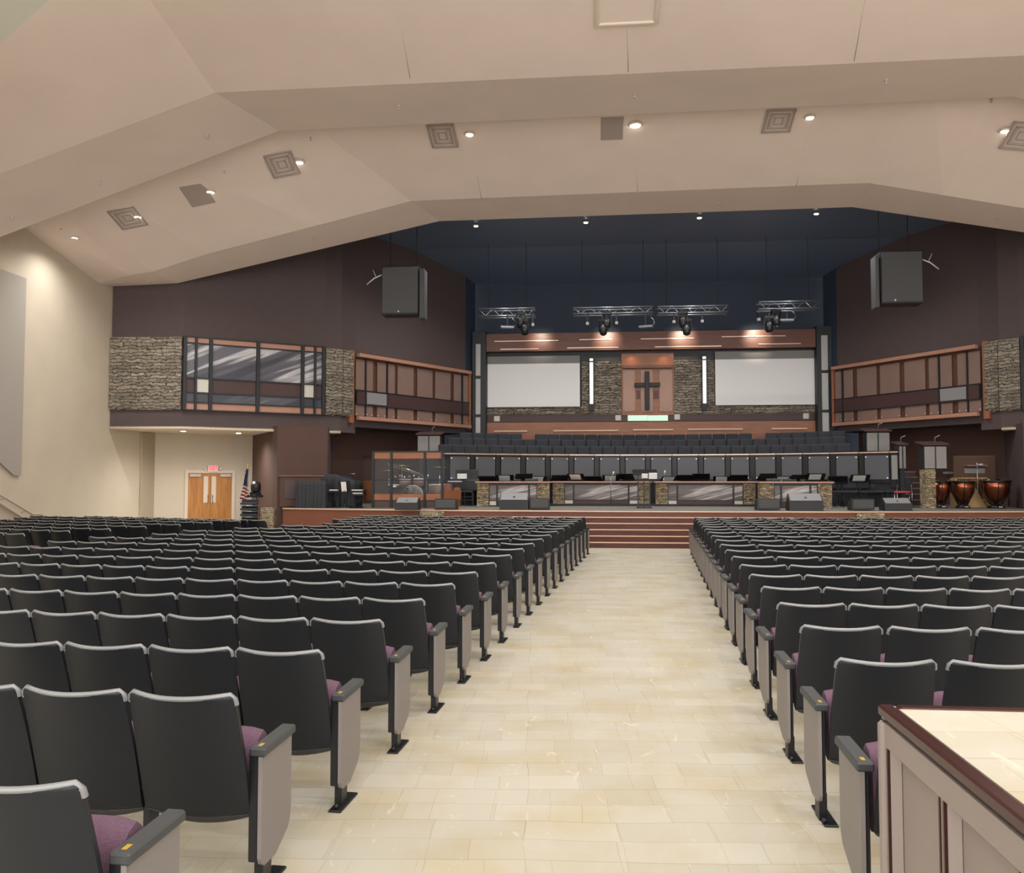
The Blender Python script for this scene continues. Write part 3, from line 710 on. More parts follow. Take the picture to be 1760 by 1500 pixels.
# choir chairs, three rows
def choir_chair():
    mb = MB(); mb.box(-.215, .215, -.07, .03, .47, .86, .03); mb.box(-.21, .21, -.42, -.02, .38, .46, .02)
    for sx in (-.2, .2): mb.box(sx-.012, sx+.012, -.4, -.37, 0, .4); mb.box(sx-.012, sx+.012, -.0, .03, 0, .5)
    return mb.mesh('choir_chair', M['choirseat'])
cme = choir_chair()
for r, (dy, z, x0, x1, gaps, nm) in enumerate(((.75, 1.98, 765, 1462, (), 'lowest'), (1.6, 2.24, 780, 1455, (), 'middle'), (2.4, 2.46, 800, 1462, (914, 1307, 1338), 'highest'))):
    px = x0; k = 0
    while px < x1:
        k += 1; xx = pxx(px)*1.0; yy = min(32.5, railY(xx)+dy)
        # place by column
        X = onZ(px, 760, 3.0); s_ = yy/ray(px, 760)[1]; xx = ray(px, 760)[0]*s_
        for _ in range(4): yy = min(32.45, railY(xx)+dy); s_ = yy/ray(px, 760)[1]; xx = ray(px, 760)[0]*s_
        if not any(abs(px-g) < 10 for g in gaps):
            o = bpy.data.objects.new('choir_chair', cme); COL.objects.link(o); o.location = (xx, yy, z)
            o.rotation_euler = (0, 0, -.08*(xx-XC)*.5+random.uniform(-.03, .03))
            tag(o, 'charcoal choir chair, %s from the left in the %s choir row' % (ORD[k-1], nm), 'chair', 'choir chairs, %s row' % nm)
        px += 21.6+ (1.2 if px > 1150 else 0)
# ================================================================== CEILING FITTINGS
def downlight(px, py, name, label, W, bright=False, surf='B', col=(1, .97, .93), spot=None, z=None, loc=None, rad=.075, grp='ceiling downlights', angle=150, blend=1.0):
    if loc is None:
        p = onB(px, py) if surf == 'B' else onZ(px, py, z)
    else: p = Vector(loc)
    t = thing(name, label, 'light', p, 0, grp)
    mb = MB(); mb.lathe([(rad*1.6, .0), (rad*1.6, -.03), (rad*1.1, -.04), (rad*1.0, -.01)], (0, 0, 0), 14); part('trim_ring', mb, M['trimwhite'], t)
    mb = MB(); mb.lathe([(.0, -.03), (rad, -.05), (rad, -.02), (0, -.02)][::-1], (0, 0, 0), 12); part('lens', mb, M['lampb' if bright else 'lamp'], t)
    if W:
        ld = bpy.data.lights.new('downlight', 'SPOT'); ld.energy = W; ld.color = col; ld.shadow_soft_size = .12; ld.spot_size = radians(angle); ld.spot_blend = blend
        lo = bpy.data.objects.new('lamp', ld); COL.objects.link(lo); lo.parent = t; lo.location = (0, 0, -.12)
    return t
BL = [(128, 407, 'farthest left, next to the cream wall'), (237, 371, 'second from the left wall'), (362, 328, 'third from the left wall'), (515, 277, 'where the ceiling folds on the left'), (807, 229, 'left of the brightest one'), (1092, 213, 'with the brightest glare'), (1392, 200, 'right of the brightest one'), (1727, 223, 'at the right edge')]
for i, (px, py, l) in enumerate(BL):
    downlight(px, py, 'ceiling_downlight', 'round lit ceiling downlight '+l, HOUSE_W*(.55 if i == 0 else 1), px == 1092, rad=.1 if px == 1092 else .075)
# sprinkler heads
def sprinkler(p, lab):
    mb = MB(); mb.lathe([(.035, 0), (.035, -.015), (.012, -.02), (.012, -.06), (.03, -.065), (.03, -.075)], (0, 0, 0), 8)
    o = mb.build('sprinkler_head', M['vent']); o.location = p; tag(o, lab, 'sprinkler', 'ceiling sprinkler heads')
def onS(px, py, P, Y0, Y1, P2=None):
    r = ray(px, py); best = None
    for k in range(400):
        y = Y0+(Y1-Y0)*k/399; t = y/r[1]; x = r[0]*t; z = prof(P, x)
        e = abs(CH+r[2]*t-z)
        if best is None or e < best[0]: best = (e, Vector((x, y, z)))
    return best[1]
for (px, py, l) in ((22, 365, 'at the left picture edge'), (170, 306, 'left of the near beam fold'), (357, 228, 'just before the near beam folds'), (685, 186, 'over the left aisle seats'), (1091, 167, 'above the brightest light'), (1523, 143, 'to the right')):
    p = onS(px, py, P_L0, 15.9, 17.95); p.z = prof(P_L0, p.x)+(prof(P_L1, p.x)-prof(P_L0, p.x))*(p.y-15.85)/2.15; sprinkler(p, 'tiny sprinkler head under the near ceiling beam, '+l)
for (px, py, l) in ((541, 410, 'far left'), (735, 363, 'left fold'), (975, 356, 'left of middle'), (1236, 346, 'right of middle'), (1497, 335, 'right fold'), (1714, 372, 'far right'), (258, 482, 'above the stone')):
    p = onS(px, py, P_L3, 21.9, 23.5); p.z = min(p.z, prof(P_L3, p.x)); sprinkler(p, 'tiny sprinkler head under the beam nearest the platform, '+l)
for (px, py, l) in ((105, 389, 'near the left wall'), (386, 291, 'between two left vents'), (534, 236, 'near the fold'), (1704, 170, 'at the right fold')):
    p = onB(px, py); sprinkler(p, 'tiny sprinkler head in the sloped ceiling bay, '+l)
# vents
def vent(px, py, w, l, lab, solid=False):
    p = onB(px, py); e = .02
    n_ = Vector((-(zB(p.x+e, p.y)-zB(p.x-e, p.y))/(2*e), -(zB(p.x, p.y+e)-zB(p.x, p.y-e))/(2*e), 1)).normalized()
    t = thing('ceiling_vent', lab, 'vent', p, 0, 'ceiling air vents')
    ux = Vector((1, 0, 0)); ux = (ux-n_*ux.dot(n_)).normalized(); uy = n_.cross(ux)
    t.rotation_euler = Matrix((ux, uy, n_)).transposed().to_euler()
    mb = MB(); a = w/2; b = l/2
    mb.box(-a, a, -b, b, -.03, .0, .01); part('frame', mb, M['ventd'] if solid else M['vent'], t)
    if not solid:
        for k in range(5):
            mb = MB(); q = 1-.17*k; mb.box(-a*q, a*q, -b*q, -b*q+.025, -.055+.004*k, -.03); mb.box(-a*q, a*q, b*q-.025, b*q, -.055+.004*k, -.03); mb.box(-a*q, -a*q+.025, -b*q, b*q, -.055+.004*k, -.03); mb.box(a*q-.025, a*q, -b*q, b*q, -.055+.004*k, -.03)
            part('louver_or_gap_shade', mb, M['vent'] if k % 2 else M['ventd'], t)
for (px, py, w, l, s, lab) in ((220, 373, .66, .75, 0, 'beside second light from left wall'), (340, 334, .6, .75, 1, 'beside third light, plain grey'), (485, 281, .66, .75, 0, 'left of the folded ceiling light'), (761, 232, .62, .78, 0, 'left of the light over the left seats'), (1052, 220, .5, .75, 1, 'touching the brightest light'), (1338, 206, .62, .72, 0, 'left of the right hand light'), (1757, 232, .66, .8, 0, 'cut by the right picture edge')):
    vent(px, py, w, l, 'square ceiling air vent '+lab, s)
# hatch in the near ceiling bay
r_ = ray(1077, 20)
def onA(px, py):
    r = ray(px, py); lo, hi = 6., 15.8
    for _ in range(50):
        mid = (lo+hi)/2; t = mid/r[1]
        if CH+r[2]*t < zA(r[0]*t, mid): lo = mid
        else: hi = mid
    t = lo/r[1]; return Vector((r[0]*t, lo, zA(r[0]*t, lo)))
p0 = onA(1023, 42); p1 = onA(1130, 37); w_ = (p1-p0).length
t = thing('ceiling_hatch', 'square framed access hatch in the ceiling at the top edge', 'hatch', (p0.x, p0.y, p0.z)); t.rotation_euler = (-atan(.186), 0, 0)
mb = MB()
for (a, b, c, d) in ((0, w_, -.05, .02), (0, w_, -w_, -w_+.07), (0, .07, -w_, 0), (w_-.07, w_, -w_, 0)): mb.box(a, b, c, d, -.05, 0, .015)
part('frame', mb, M['trimwhite'], t); part('panel', MB().box(.07, w_-.07, -w_+.07, -.05, -.02, 0), M['ceil'], t)
# faint taped panel outline in the left flank of the near bay
# ceiling board seams
sm = MB()
for (u0, v0, u1, v1) in ((690, 50, 705, 135), (1078, 50, 1080, 128), (1487, 0, 1468, 105)):
    a, b = onA(u0, v0), onA(u1, v1); sm.tube([a+Vector((0, 0, -.002)), b+Vector((0, 0, -.002))], .006, 4)
for (u0, v0, u1, v1) in ((820, 300, 828, 345), (1092, 260, 1096, 330), (1390, 215, 1368, 322)):
    a, b = onB(u0, v0), onB(u1, v1); sm.tube([a+Vector((0, 0, -.002)), b+Vector((0, 0, -.002))], .006, 4)
struct('trim_4', sm, M['seam'])
# unseen house lights over the seats nearer the camera (rows of the same downlights in the near ceiling bay)
for (ri, ci, x, y) in [(ri, ci, x, y) for ri, y in enumerate((2.0, 6.5, 11.0)) for ci, x in enumerate((-9.5, -5, -.5, 4, 8.5))]:
    if abs(x) > 9 and y > 8 and x < 0: x = -9.0
    if x < -6 and y < 9: zz = 6.98
    else: zz = zA(x, y)-.01
    downlight(0, 0, 'ceiling_downlight', 'unseen round lit ceiling downlight over the nearer seats, %s row, %s from left' % (ORD[ri], ORD[ci]), HOUSE_W, loc=(x, y, zz))
# platform lights
for (px, py, l) in ((818, 386.5, 'first'), (1007, 380.5, 'second'), (1202, 372.5, 'third'), (1403, 365.5, 'fourth')):
    downlight(px, py, 'ceiling_downlight', 'small lit downlight in the black platform ceiling, %s from left' % l, STAGE_W, surf='Z', z=9.68, rad=.06, grp='platform ceiling downlights')
# under balcony lights
for fl in (0, 1):
    for (px, py, l) in ((315, 738.5, 'far'), (410, 742, 'near')):
        p = onZ(px, py, Z0-.02)
        if fl: p = Vector((2*XC-p.x, p.y, p.z))
        downlight(0, 0, 'ceiling_downlight', '%s lit downlight under the %s balcony by the %s' % ('small round', 'right' if fl else 'left', 'stone end' if l == 'far' else 'brown wall'), 210, loc=p, rad=.07, grp='under balcony downlights', angle=160)

# ================================================================== LIGHTING TRUSS AND HANGING SPEAKERS
YT = 29.0
def trussseg(x0, x1, yt, yb, lab):
    t = thing('lighting_truss', lab, 'truss', group='lighting truss sections')
    a = onY(x0, yt, YT); b = onY(x1, yt, YT); c = onY(x0, yb, YT); zt_, zb_ = (a.z+b.z)/2, c.z
    mb = MB()
    for yy in (YT-.2, YT+.2):
        for z in (zt_, zb_): mb.tube([(a.x, yy, z), (b.x, yy, z)], .03, 6)
    n = max(2, int((b.x-a.x)/.45))
    part('chord', mb, M['truss'], t); mb = MB()
    for k in range(n):
        x = a.x+(b.x-a.x)*k/n; x2 = a.x+(b.x-a.x)*(k+1)/n
        mb.tube([(x, YT-.2, zt_), ((x+x2)/2, YT-.2, zb_), (x2, YT-.2, zt_)], .013, 5)
    part('brace', mb, M['truss'], t)
    mb = MB()
    for x in (a.x+.3, b.x-.3): mb.tube([(x, YT, zt_), (x, YT, 9.69)], .006, 4)
    part('cable', mb, M['blackmetal'], t)
    return zb_
zb1 = trussseg(824, 920, 532, 545, 'left end section of aluminium lighting truss')
trussseg(985, 1122, 530, 541, 'aluminium lighting truss section left of centre')
trussseg(1130, 1250, 528, 540, 'aluminium lighting truss section right of centre')
trussseg(1302, 1406, 520, 533, 'right end section of aluminium lighting truss')
def fixture(px, py, kind, lab):
    p = onY(px, py, YT-.2); up = onY(px, 540, YT-.2).z-p.z; t = thing('stage_light', lab, 'stage light', p, random.uniform(-.4, .4), 'stage lights on the truss'); t.scale = (.8, .8, .8)
    if kind == 'head':
        mb = MB(); T = Matrix.Rotation(radians(random.uniform(-20, 30)), 4, 'X'); mb.lathe([(.07, -.28), (.15, -.22), (.17, -.05), (.15, .12), (.09, .2)], (0, 0, 0), 12, T); part('lamp_head', mb, M['blackmetal'], t)
        mb = MB(); mb.box(-.2, -.17, -.05, .05, -.1, .32); mb.box(.17, .2, -.05, .05, -.1, .32); mb.box(-.2, .2, -.1, .1, .28, .42, .02); part('yoke', mb, M['blackmetal'], t)
        mb = MB(); mb.lathe([(.0, 0), (.06, 0), (.06, -.01), (0, -.01)][::-1], (0, 0, -.28), 8, T); part('lens', mb, M['chrome'], t)
    elif kind == 'bar':
        mb = MB(); mb.box(-.3, .3, -.07, .07, -.06, .06, .03); part('housing', mb, M['truss'], t)
        mb = MB(); mb.tube([(.28, 0, .03), (.36, 0, .12), (.32, 0, .28), (.2, 0, .38)], .02, 6); part('cable', mb, M['truss'], t)
    else:
        mb = MB(); mb.box(-.06, .06, -.06, .06, -.06, .06, .01); part('housing', mb, M['lgpanel'], t); mb = MB(); mb.tube([(0, 0, .05), (0, 0, .35)], .012, 5); part('stem', mb, M['truss'], t)
    if up > .1: part('clamp', MB().box(-.03, .03, -.04, .04, .03, (up+.04)/.8), M['blackmetal'], t)
for (px, py, k, l) in ((872, 562, 'bar', 'grey bar light under left truss'), (902, 565, 'head', 'black moving head under left truss'), (895, 553, 'head', 'upper black lamp clamped to left truss'), (916, 558, 'cube', 'small grey cube light on left truss end'),
        (1010, 556, 'cube', 'small dim cube light left under second truss'), (1037, 565, 'head', 'black moving head hanging lowest under second truss'), (1043, 553, 'head', 'upper black lamp clamped to second truss'), (1060, 555, 'cube', 'small grey cube right under second truss'), (1110, 561, 'bar', 'grey bar light between the middle trusses'),
        (1158, 553, 'cube', 'small grey cube left under third truss'), (1180, 565, 'head', 'black moving head under third truss'), (1174, 552, 'head', 'upper black lamp clamped to third truss'), (1207, 552, 'cube', 'small grey cube right under third truss'),
        (1304, 549, 'cube', 'small grey cube left under right truss'), (1322, 560, 'head', 'black moving head under right truss'), (1334, 549, 'head', 'wide black lamp clamped to right truss'), (1352, 550, 'bar', 'grey bar light with cable loop under right truss')):
    fixture(px, py, k, l)
# two small accent spots that wash the wood header
for (px, Wt) in ((925, 14), (1044, 26), (1180, 26), (1312, 26)):
    p = onY(px, 566, 31.4); ld = bpy.data.lights.new('header_spot', 'SPOT'); ld.energy = Wt*5; ld.color = (1, .85, .68); ld.spot_size = radians(62); ld.spot_blend = 1; ld.shadow_soft_size = .05
    lo = bpy.data.objects.new('header_spot_lamp', ld); COL.objects.link(lo); lo.location = (p.x, 31.6, 7.3); 
    d_ = Vector((p.x, 32.65, 6.95))-lo.location; lo.rotation_euler = d_.to_track_quat('-Z', 'Y').to_euler()
for q in (1085, 1141):
    p = onY(q, 606, YB-.25); ld = bpy.data.lights.new('niche_spot', 'SPOT'); ld.energy = 9; ld.color = (1, .62, .32); ld.spot_size = radians(110); ld.spot_blend = 1; ld.shadow_soft_size = .04
    lo = bpy.data.objects.new('niche_lamp', ld); COL.objects.link(lo); lo.location = (p.x, YB-.42, p.z-.02); lo.rotation_euler = (radians(25), 0, 0)
for (u0, v0, u1, v1, flip, lab) in ((656, 457, 730, 541, 0, 'left'), (1504, 431, 1586, 522, 1, 'right')):
    Y = 25.5; a, b, z0, z1 = rectY(u0, v0, u1, v1, Y); c = (a+b)/2; W_ = b-a; Hh = z1-z0
    t = thing('hanging_speaker', 'large dark square loudspeaker hanging on the %s above the platform' % lab, 'speaker', (c, Y, z0), 0, 'hanging loudspeakers')
    s_ = 1 if not flip else -1
    x0, x1 = -W_/2, W_/2
    if not flip: mb = MB().box(x0, x1-.18, -.02, .5, 0, Hh, .02)
    else: mb = MB().box(x0+.14, x1, -.02, .5, 0, Hh, .02)
    part('cabinet', mb, M['speakers'], t)
    g0, g1 = (x0+.02, x1-.2) if not flip else (x0+.17, x1-.02)
    part('grille', MB().box(g0, g1, -.05, -.02, .05, Hh-.03, .01), M['speaker'], t)
    if not flip: mb = MB().box(x1-.16, x1, -.05, .4, -.12, Hh-.1, .02)
    else: mb = MB().box(x0, x0+.11, -.05, .4, -.1, Hh-.12, .02)
    part('side_cabinet', mb, M['speaker'], t)
    mb = MB(); xx = x0 if not flip else x1; q = -s_
    mb.tube([(xx, .1, Hh*.85), (xx+q*.25, .1, Hh*.78), (xx+q*.5, .15, Hh*.66)], .02, 6); mb.tube([(xx+q*.2, .1, Hh*.8), (xx+q*.3, .1, Hh*.95)], .01, 5); part('rigging_arm', mb, M['stud'], t)
    mb = MB(); mb.lathe([(0, 0), (.03, 0), (.03, .01), (0, .01)], (0, 0, 0), 8, Matrix.Translation((x0+W_*.4, -.06, .1)) @ Matrix.Rotation(pi/2, 4, 'X')); part('badge', mb, M['stud'], t)
    mb = MB(); 
    for xx in (x0+.2, x1-.3): mb.tube([(xx, .25, Hh), (xx, .25, 9.7-z0)], .01, 4)
    part('cable', mb, M['blackmetal'], t)

# ================================================================== LEFT WALL THINGS
# grey acoustic panel
p0 = onX(0, 472, XL+.05); p1 = onX(45, 480, XL+.05); zb0 = onX(45, 817, XL+.05).z; ztp = onX(45, 478, XL+.05).z
mb = MB(); y1 = p1.y
yA = y1-3.6; yl = onX(0, 795, XL+.05).y
mb.prism([(yA, ztp), (y1, ztp), (y1, zb0), (y1-.25, zb0), (yl, onX(0, 795, XL+.05).z), (yA, onX(0, 795, XL+.05).z+.5)], 'x', XL, XL+.06)
tag(mb.build('acoustic_panel', M['acoustic']), 'tall grey fabric acoustic panel on the left cream wall', 'wall panel')
# sloped handrail and capping
a = onX(0, 850, XL+.12); b = onX(55, 883, XL+.12); c = onX(72, 884, XL+.12); t = thing('handrail', 'cream handrail sloping down the left wall', 'handrail')
mb = MB(); mb.tube([a+(a-b)*.6, a, b, c], .03, 8); part('rail', mb, M['cream'], t)
mb = MB()
for q in (.15, .8):
    k = a.lerp(b, q); mb.tube([k, k+Vector((-.12, 0, -.06))], .012, 5)
part('bracket', mb, M['cream'], t)
d_ = Vector((0, 0, -.13)); mb = MB(); mb.prism([(a.y-3, a.z+1.6), (a.y, a.z-.1), (b.y, b.z-.12), (c.y+.1, b.z-.12), (c.y+.1, b.z-.17), (b.y-.05, b.z-.18), (a.y, a.z-.17), (a.y-3, a.z+1.5)], 'x', XL, XL+.09)
struct('trim_5', mb, M['soffit'])

# door wall
WD = Wall(dp, dq)
d0, zt0 = WD.at(323, 816); d1, _ = WD.at(398, 816); zt0 = 1.92
dr = WD.thing('door_1', 'double oak doors with tall pale windows under the exit sign', 'door', off=0); dr['kind'] = 'structure'
mb = MB(); mb.box(d0-.1, d1+.1, -.05, 0, zt0, zt0+.1); mb.box(d0-.1, d0, -.05, 0, 0, zt0); mb.box(d1, d1+.1, -.05, 0, 0, zt0); part('door_frame', mb, M['trimwhite'], dr)
dm = (d0+d1)/2
for i, (a, b) in enumerate(((d0+.01, dm-.005), (dm+.005, d1-.01))):
    lf = part('door_leaf', MB().box(a, b, -.03, -.002, .01, zt0-.01), M['door'], dr)
    wx = (b-.12 if i == 0 else a+.12); part('door_glass', MB().box(wx-.08, wx+.06, -.035, -.028, zt0-.95, zt0-.1), M['trimwhite'], lf)
    hx = (b-.07 if i == 0 else a+.07); part('door_handle', MB().tube([(hx, -.035, .95), (hx, -.08, .97), (hx, -.08, 1.2), (hx, -.035, 1.22)], .012, 6), M['chrome'], lf)
    cx = (a+.2 if i == 0 else b-.2); part('door_closer', MB().box(cx-.17, cx+.17, -.1, -.03, zt0-.12, zt0-.03, .01), M['vent'], lf)
# exit sign
s_, z_ = WD.at(365, 805)
t = WD.thing('exit_sign', 'lit red EXIT sign with two emergency lamps over the doors', 'sign', z_+.0, off=.03)
part('housing', MB().box(s_-.17, s_+.17, -.06, .02, -.12, .1, .01), M['whitetile'], t)
fnt = bpy.data.curves.new('exit_text', 'FONT'); fnt.body = 'EXIT'; fnt.size = .16; fnt.extrude = .004; fnt.align_x = 'CENTER'; fnt.align_y = 'CENTER'
fo = bpy.data.objects.new('exit_text_tmp', fnt); COL.objects.link(fo); bpy.context.view_layer.update()
me = bpy.data.meshes.new_from_object(fo); bpy.data.objects.remove(fo); me.materials.clear(); me.materials.append(M['exitred'])
lt = bpy.data.objects.new('letters', me); COL.objects.link(lt); lt.parent = t; lt.location = (s_, -.066, 0); lt.rotation_euler = (pi/2, 0, 0); lt.scale = (.8, 1.15, 1)
for sx in (-.24, .24):
    part('emergency_lamp', MB().lathe([(.0, -.03), (.05, -.03), (.05, .03), (.0, .03)], (0, 0, 0), 10, Matrix.Translation((s_+sx, -.04, -.01)) @ Matrix.Rotation(pi/2, 4, 'X')), M['whitetile'], t)
# flag
fp = onZ(434, 888, .15); fp = Vector((-9.6, 25.5, 0)); g = onY(426, 797, 25.0); fx, fy = g.x, 25.0
t = thing('flag_on_pole', 'stars and stripes flag hanging from a pole beside the oak doors', 'flag', (fx, fy, 0))
part('pole', MB().tube([(0, 0, 0), (0, 0, g.z-.12)], .015, 8), M['goldwood'], t); part('finial', MB().lathe([(0, 0), (.03, .03), (.02, .08), (0, .16)], (0, 0, g.z-.13), 8), M['gold'], t)
part('base', MB().lathe([(.16, 0), (.15, .05), (.03, .08), (.02, .12)], (0, 0, 0), 14), M['gold'], t)
def flagfn(w0, w1, z0, z1, ph):
    def fn(u, v):
        z = z1+(z0-z1)*v; w = w0+(w1-w0)*v
        return (.03-w*(1-u)+.02*sin(u*14+ph), -.05+.05*sin(u*17+ph), z)
    return fn
zt_ = g.z-.15; zmid = onY(420, 836, 25).z; zlow = onY(420, 862, 25).z
mb = MB(); mb.sheet(flagfn(.04, .16, zmid, zt_, 0), 14, 10, .012); cn = part('canton', mb, M['flagblue'], t, 'dark blue field with white stars')
stars = MB()
for j in range(7):
    for i in range(3):
        u, v = (i+.5+.3*(j % 2))/3.4, (j+.6)/7.4; p = Vector(flagfn(.04, .16, zmid, zt_, 0)(u, v)); r = .014
        stars.add([p+Vector((r*(1 if k % 2 == 0 else .45)*sin(pi*k/5), -.012, r*(1 if k % 2 == 0 else .45)*cos(pi*k/5))) for k in range(10)], [tuple(range(10))])
part('stars', stars, M['flagwhite'], cn)
for k in range(9):
    z1_ = zmid+(zlow-zmid)*k/9-.0
    def fn(u, v, k=k):
        zz = zmid+(zlow-zmid)*(k+v)/9; w = .16+.16*(k+v)/9
        return (.05-w*(1-u)+.02*sin(u*14+.9), -.05+.05*sin(u*17+.9), zz+.12*(1-u)*.9-.05)
    mb = MB(); mb.sheet(fn, 14, 1, .012); part('stripe', mb, M['flagred' if k % 2 else 'flagwhite'], t)
# gear beside the flag: moving head lamp on pedestal, stack of chairs
p = onY(438, 875, 24.6); t = thing('lamp_pedestal', 'grey pedestal holding a black stage lamp beside the flag', 'stage light', (p.x, 24.6, 0))
part('post', MB().box(-.05, .05, -.05, .05, 0, 1.28), M['lgpanel'], t); part('shelf', MB().box(-.2, .2, -.12, .12, 1.2, 1.27, .01), M['blackmetal'], t)
part('lamp_head', MB().lathe([(.08, 0), (.14, .06), (.15, .2), (.12, .3), (.07, .33)], (0.02, 0, 1.33), 12), M['blackmetal'], t)
part('lens', MB().box(-.02, .04, -.13, -.11, 1.6, 1.66), M['tube'], t); part('yoke', MB().box(-.15, .17, -.06, .06, 1.27, 1.36, .02), M['blackmetal'], t)
p = onY(426, 880, 24.2)
for k in range(5):
    t = thing('stacked_chair', 'grey black chair in the stack by the flag, %s from the top' % ORD[4-k], 'chair', (p.x, 24.3, .0+.16*k), .3, 'chairs stacked beside the flag')
    part('seat', MB().box(-.24, .24, -.22, .2, .36, .42, .02), M['choirseat'], t); part('backrest', MB().box(-.23, .23, .18, .22, .42, .5, .01), M['choirseat'], t)
    mb = MB(); mb.tube([(-.25, -.2, .33), (.25, -.2, .33)], .012, 5); mb.tube([(-.25, -.2, .33), (-.26, .2, .3)], .012, 5); mb.tube([(.25, -.2, .33), (.26, .2, .3)], .012, 5)
    if k == 0:
        for sx in (-.24, .24): 
            for sy in (-.2, .2): mb.tube([(sx, sy, 0), (sx, sy, .36)], .012, 5)
    part('frame', mb, M['chrome'], t)
# wall mounted wainscot frame on the brown pier
WP = Wall(pB, pC); s0, _ = WP.at(473, 850)
t = WP.thing('wall_cabinet', 'brown panelled cupboard front on the pier behind the draped piano', 'cabinet', SH, off=.02)
part('body', MB().box(.08, WP.L-.1, -.18, 0, .02, .92, .01), M['brown'], t); part('panel', MB().box(.2, WP.L-.25, -.2, -.18, .25, .78, .01), M['brownd'], t); part('cap', MB().box(.03, WP.L-.05, -.22, 0, .9, .95, .01), M['woodred'], t)

# ================================================================== PLATFORM THINGS
def at_floor(px, py, z=SH): return onZ(px, py, z)
# ---- draped piano
p = at_floor(508, 873); q = at_floor(556, 873.5); w_ = q.x-p.x
t = thing('draped_piano', 'upright shape under a pleated black cloth at the left platform end', 'piano', (p.x, p.y, SH))
def drape(w, d, h, n, z0=0):
    mb = MB(); per = [(0, 0), (w, 0), (w, d), (0, d)]; pts = []
    for (a, b) in zip(per, per[1:]+per[:1]):
        L = hypot(b[0]-a[0], b[1]-a[1]); k = max(4, int(L/.03))
        nx, ny = (b[1]-a[1])/L, -(b[0]-a[0])/L
        for i in range(k):
            s = i/k; pts.append((a[0]+(b[0]-a[0])*s, a[1]+(b[1]-a[1])*s, nx, ny, s*L))
    ph = [random.uniform(0, 6.3) for _ in range(3)]; rows_ = 6; vs = []
    for j in range(rows_+1):
        v = j/rows_; z = h*(1-v)+z0
        for i, (x, y, nx, ny, s) in enumerate(pts):
            a = (.004+.022*v)*sin(s*n+ph[0])+.012*v*sin(s*n*.43+ph[1])+.03*v
            vs.append((x+nx*a, y+ny*a, z))
    N = len(pts); fs = [(j*N+i, (j+1)*N+i, (j+1)*N+(i+1) % N, j*N+(i+1) % N) for j in range(rows_) for i in range(N)]
    fs.append(tuple(range(N)));
    mb.add(vs, fs, True); return mb
d = drape(w_, .55, .78, 55); part('cloth', d, M['drape'], t)
d = drape(1.3, .9, .98, 30); d.v = [(x+.2, y+.75, z-max(0, x-.75)*.42*(z/.98)) for x, y, z in d.v]; part('cloth', d, M['drape'], t)
# ---- keyboards and stands behind
def music_stand(px, py, h=1.15, w=.5, sheet=False, label='', rz=0, tilt=.35, loc=None, z=SH):
    p = at_floor(px, py) if loc is None else Vector(loc)
    t = thing('music_stand', label, 'music stand', p, rz, 'music stands on the platform')
    mb = MB(); mb.tube([(0, 0, .12), (0, 0, h-.12)], .013, 6)
    for k in range(3): a = 2*pi*k/3+.3; mb.tube([(0, 0, .16), (.24*cos(a), .24*sin(a), .01)], .01, 5)
    part('stand', mb, M['blackmetal'], t)
    T = Matrix.Translation((0, 0, h)) @ Matrix.Rotation(tilt, 4, 'X')
    mb = MB(); mb.box(-w/2, w/2, 0, .012, -.16, .18, .004, T); mb.box(-w/2, w/2, -.05, .0, -.17, -.155, 0, T); part('desk', mb, M['blackmetal'], t)
    if sheet: mb = MB(); mb.box(-w/2+.08, w/2-.12, -.008, -.002, -.15, .14, 0, T); part('sheet_music', mb, M['white'], t)
    return t
def keyboard(px0, px1, py, ztop, label, two=False, name='keyboard'):
    a = onY(px0, py, 24.65); b = onY(px1, py, 24.65); w = b.x-a.x; ztop = a.z
    t = thing(name, label, 'keyboard', ((a.x+b.x)/2, a.y, SH), 0, 'electronic keyboards')
    h = ztop-SH
    part('case', MB().box(-w/2, w/2, -.15, .15, h-.07, h, .01), M['blackmetal'], t); part('keys', MB().box(-w/2+.05, w/2-.05, -.16, -.02, h-.01, h+.012), M['white'], t)
    mb = MB(); mb.tube([(-w/2+.1, 0, h-.07), (w/2-.15, 0, .02)], .018, 6); mb.tube([(w/2-.1, 0, h-.07), (-w/2+.15, 0, .02)], .018, 6); mb.tube([(-w/2, -.2, .02), (w/2, -.2, .02)], .016, 5); part('stand', mb, M['blackmetal'], t)
    return t
keyboard(566, 586, 842, 1.5, 'black keyboard on a stand right of the draped piano')
keyboard(604, 628, 842, 1.55, 'long pale keyboard on a stand left of the glass drum booth')
keyboard(606, 628, 847.5, 1.42, 'lower keyboard beneath the long pale one')
music_stand(590, 868, .62, .35, True, 'short black music stand with sheet between the keyboards', loc=(onY(592, 850, 24.5).x, 24.5, SH))
def mic_stand(px, py, h, lab, boom=.35, ang=0, z=SH, col='truss'):
    p = at_floor(px, py, z); t = thing('microphone_stand', lab, 'microphone stand', p, 0, 'microphone stands')
    part('base', MB().lathe([(.13, 0), (.12, .02), (.02, .03)], (0, 0, 0), 12), M['blackmetal'], t)
    mb = MB(); mb.tube([(0, 0, .02), (0, 0, h)], .011, 6); mb.tube([(0, 0, h-.05), (boom*cos(ang), 0, h-.05+boom*sin(ang))], .008, 5); part('pole', mb, M[col], t)
    e = (boom*cos(ang), 0, h-.05+boom*sin(ang)); part('microphone', MB().tube([e, (e[0]+.12*cos(ang), 0, e[2]+.12*sin(ang))], .012, 8, r1=.025), M['stud'], t)
mic_stand(597, 866, 1.05, 'thin chrome microphone stand beside the draped piano', .12, 0)
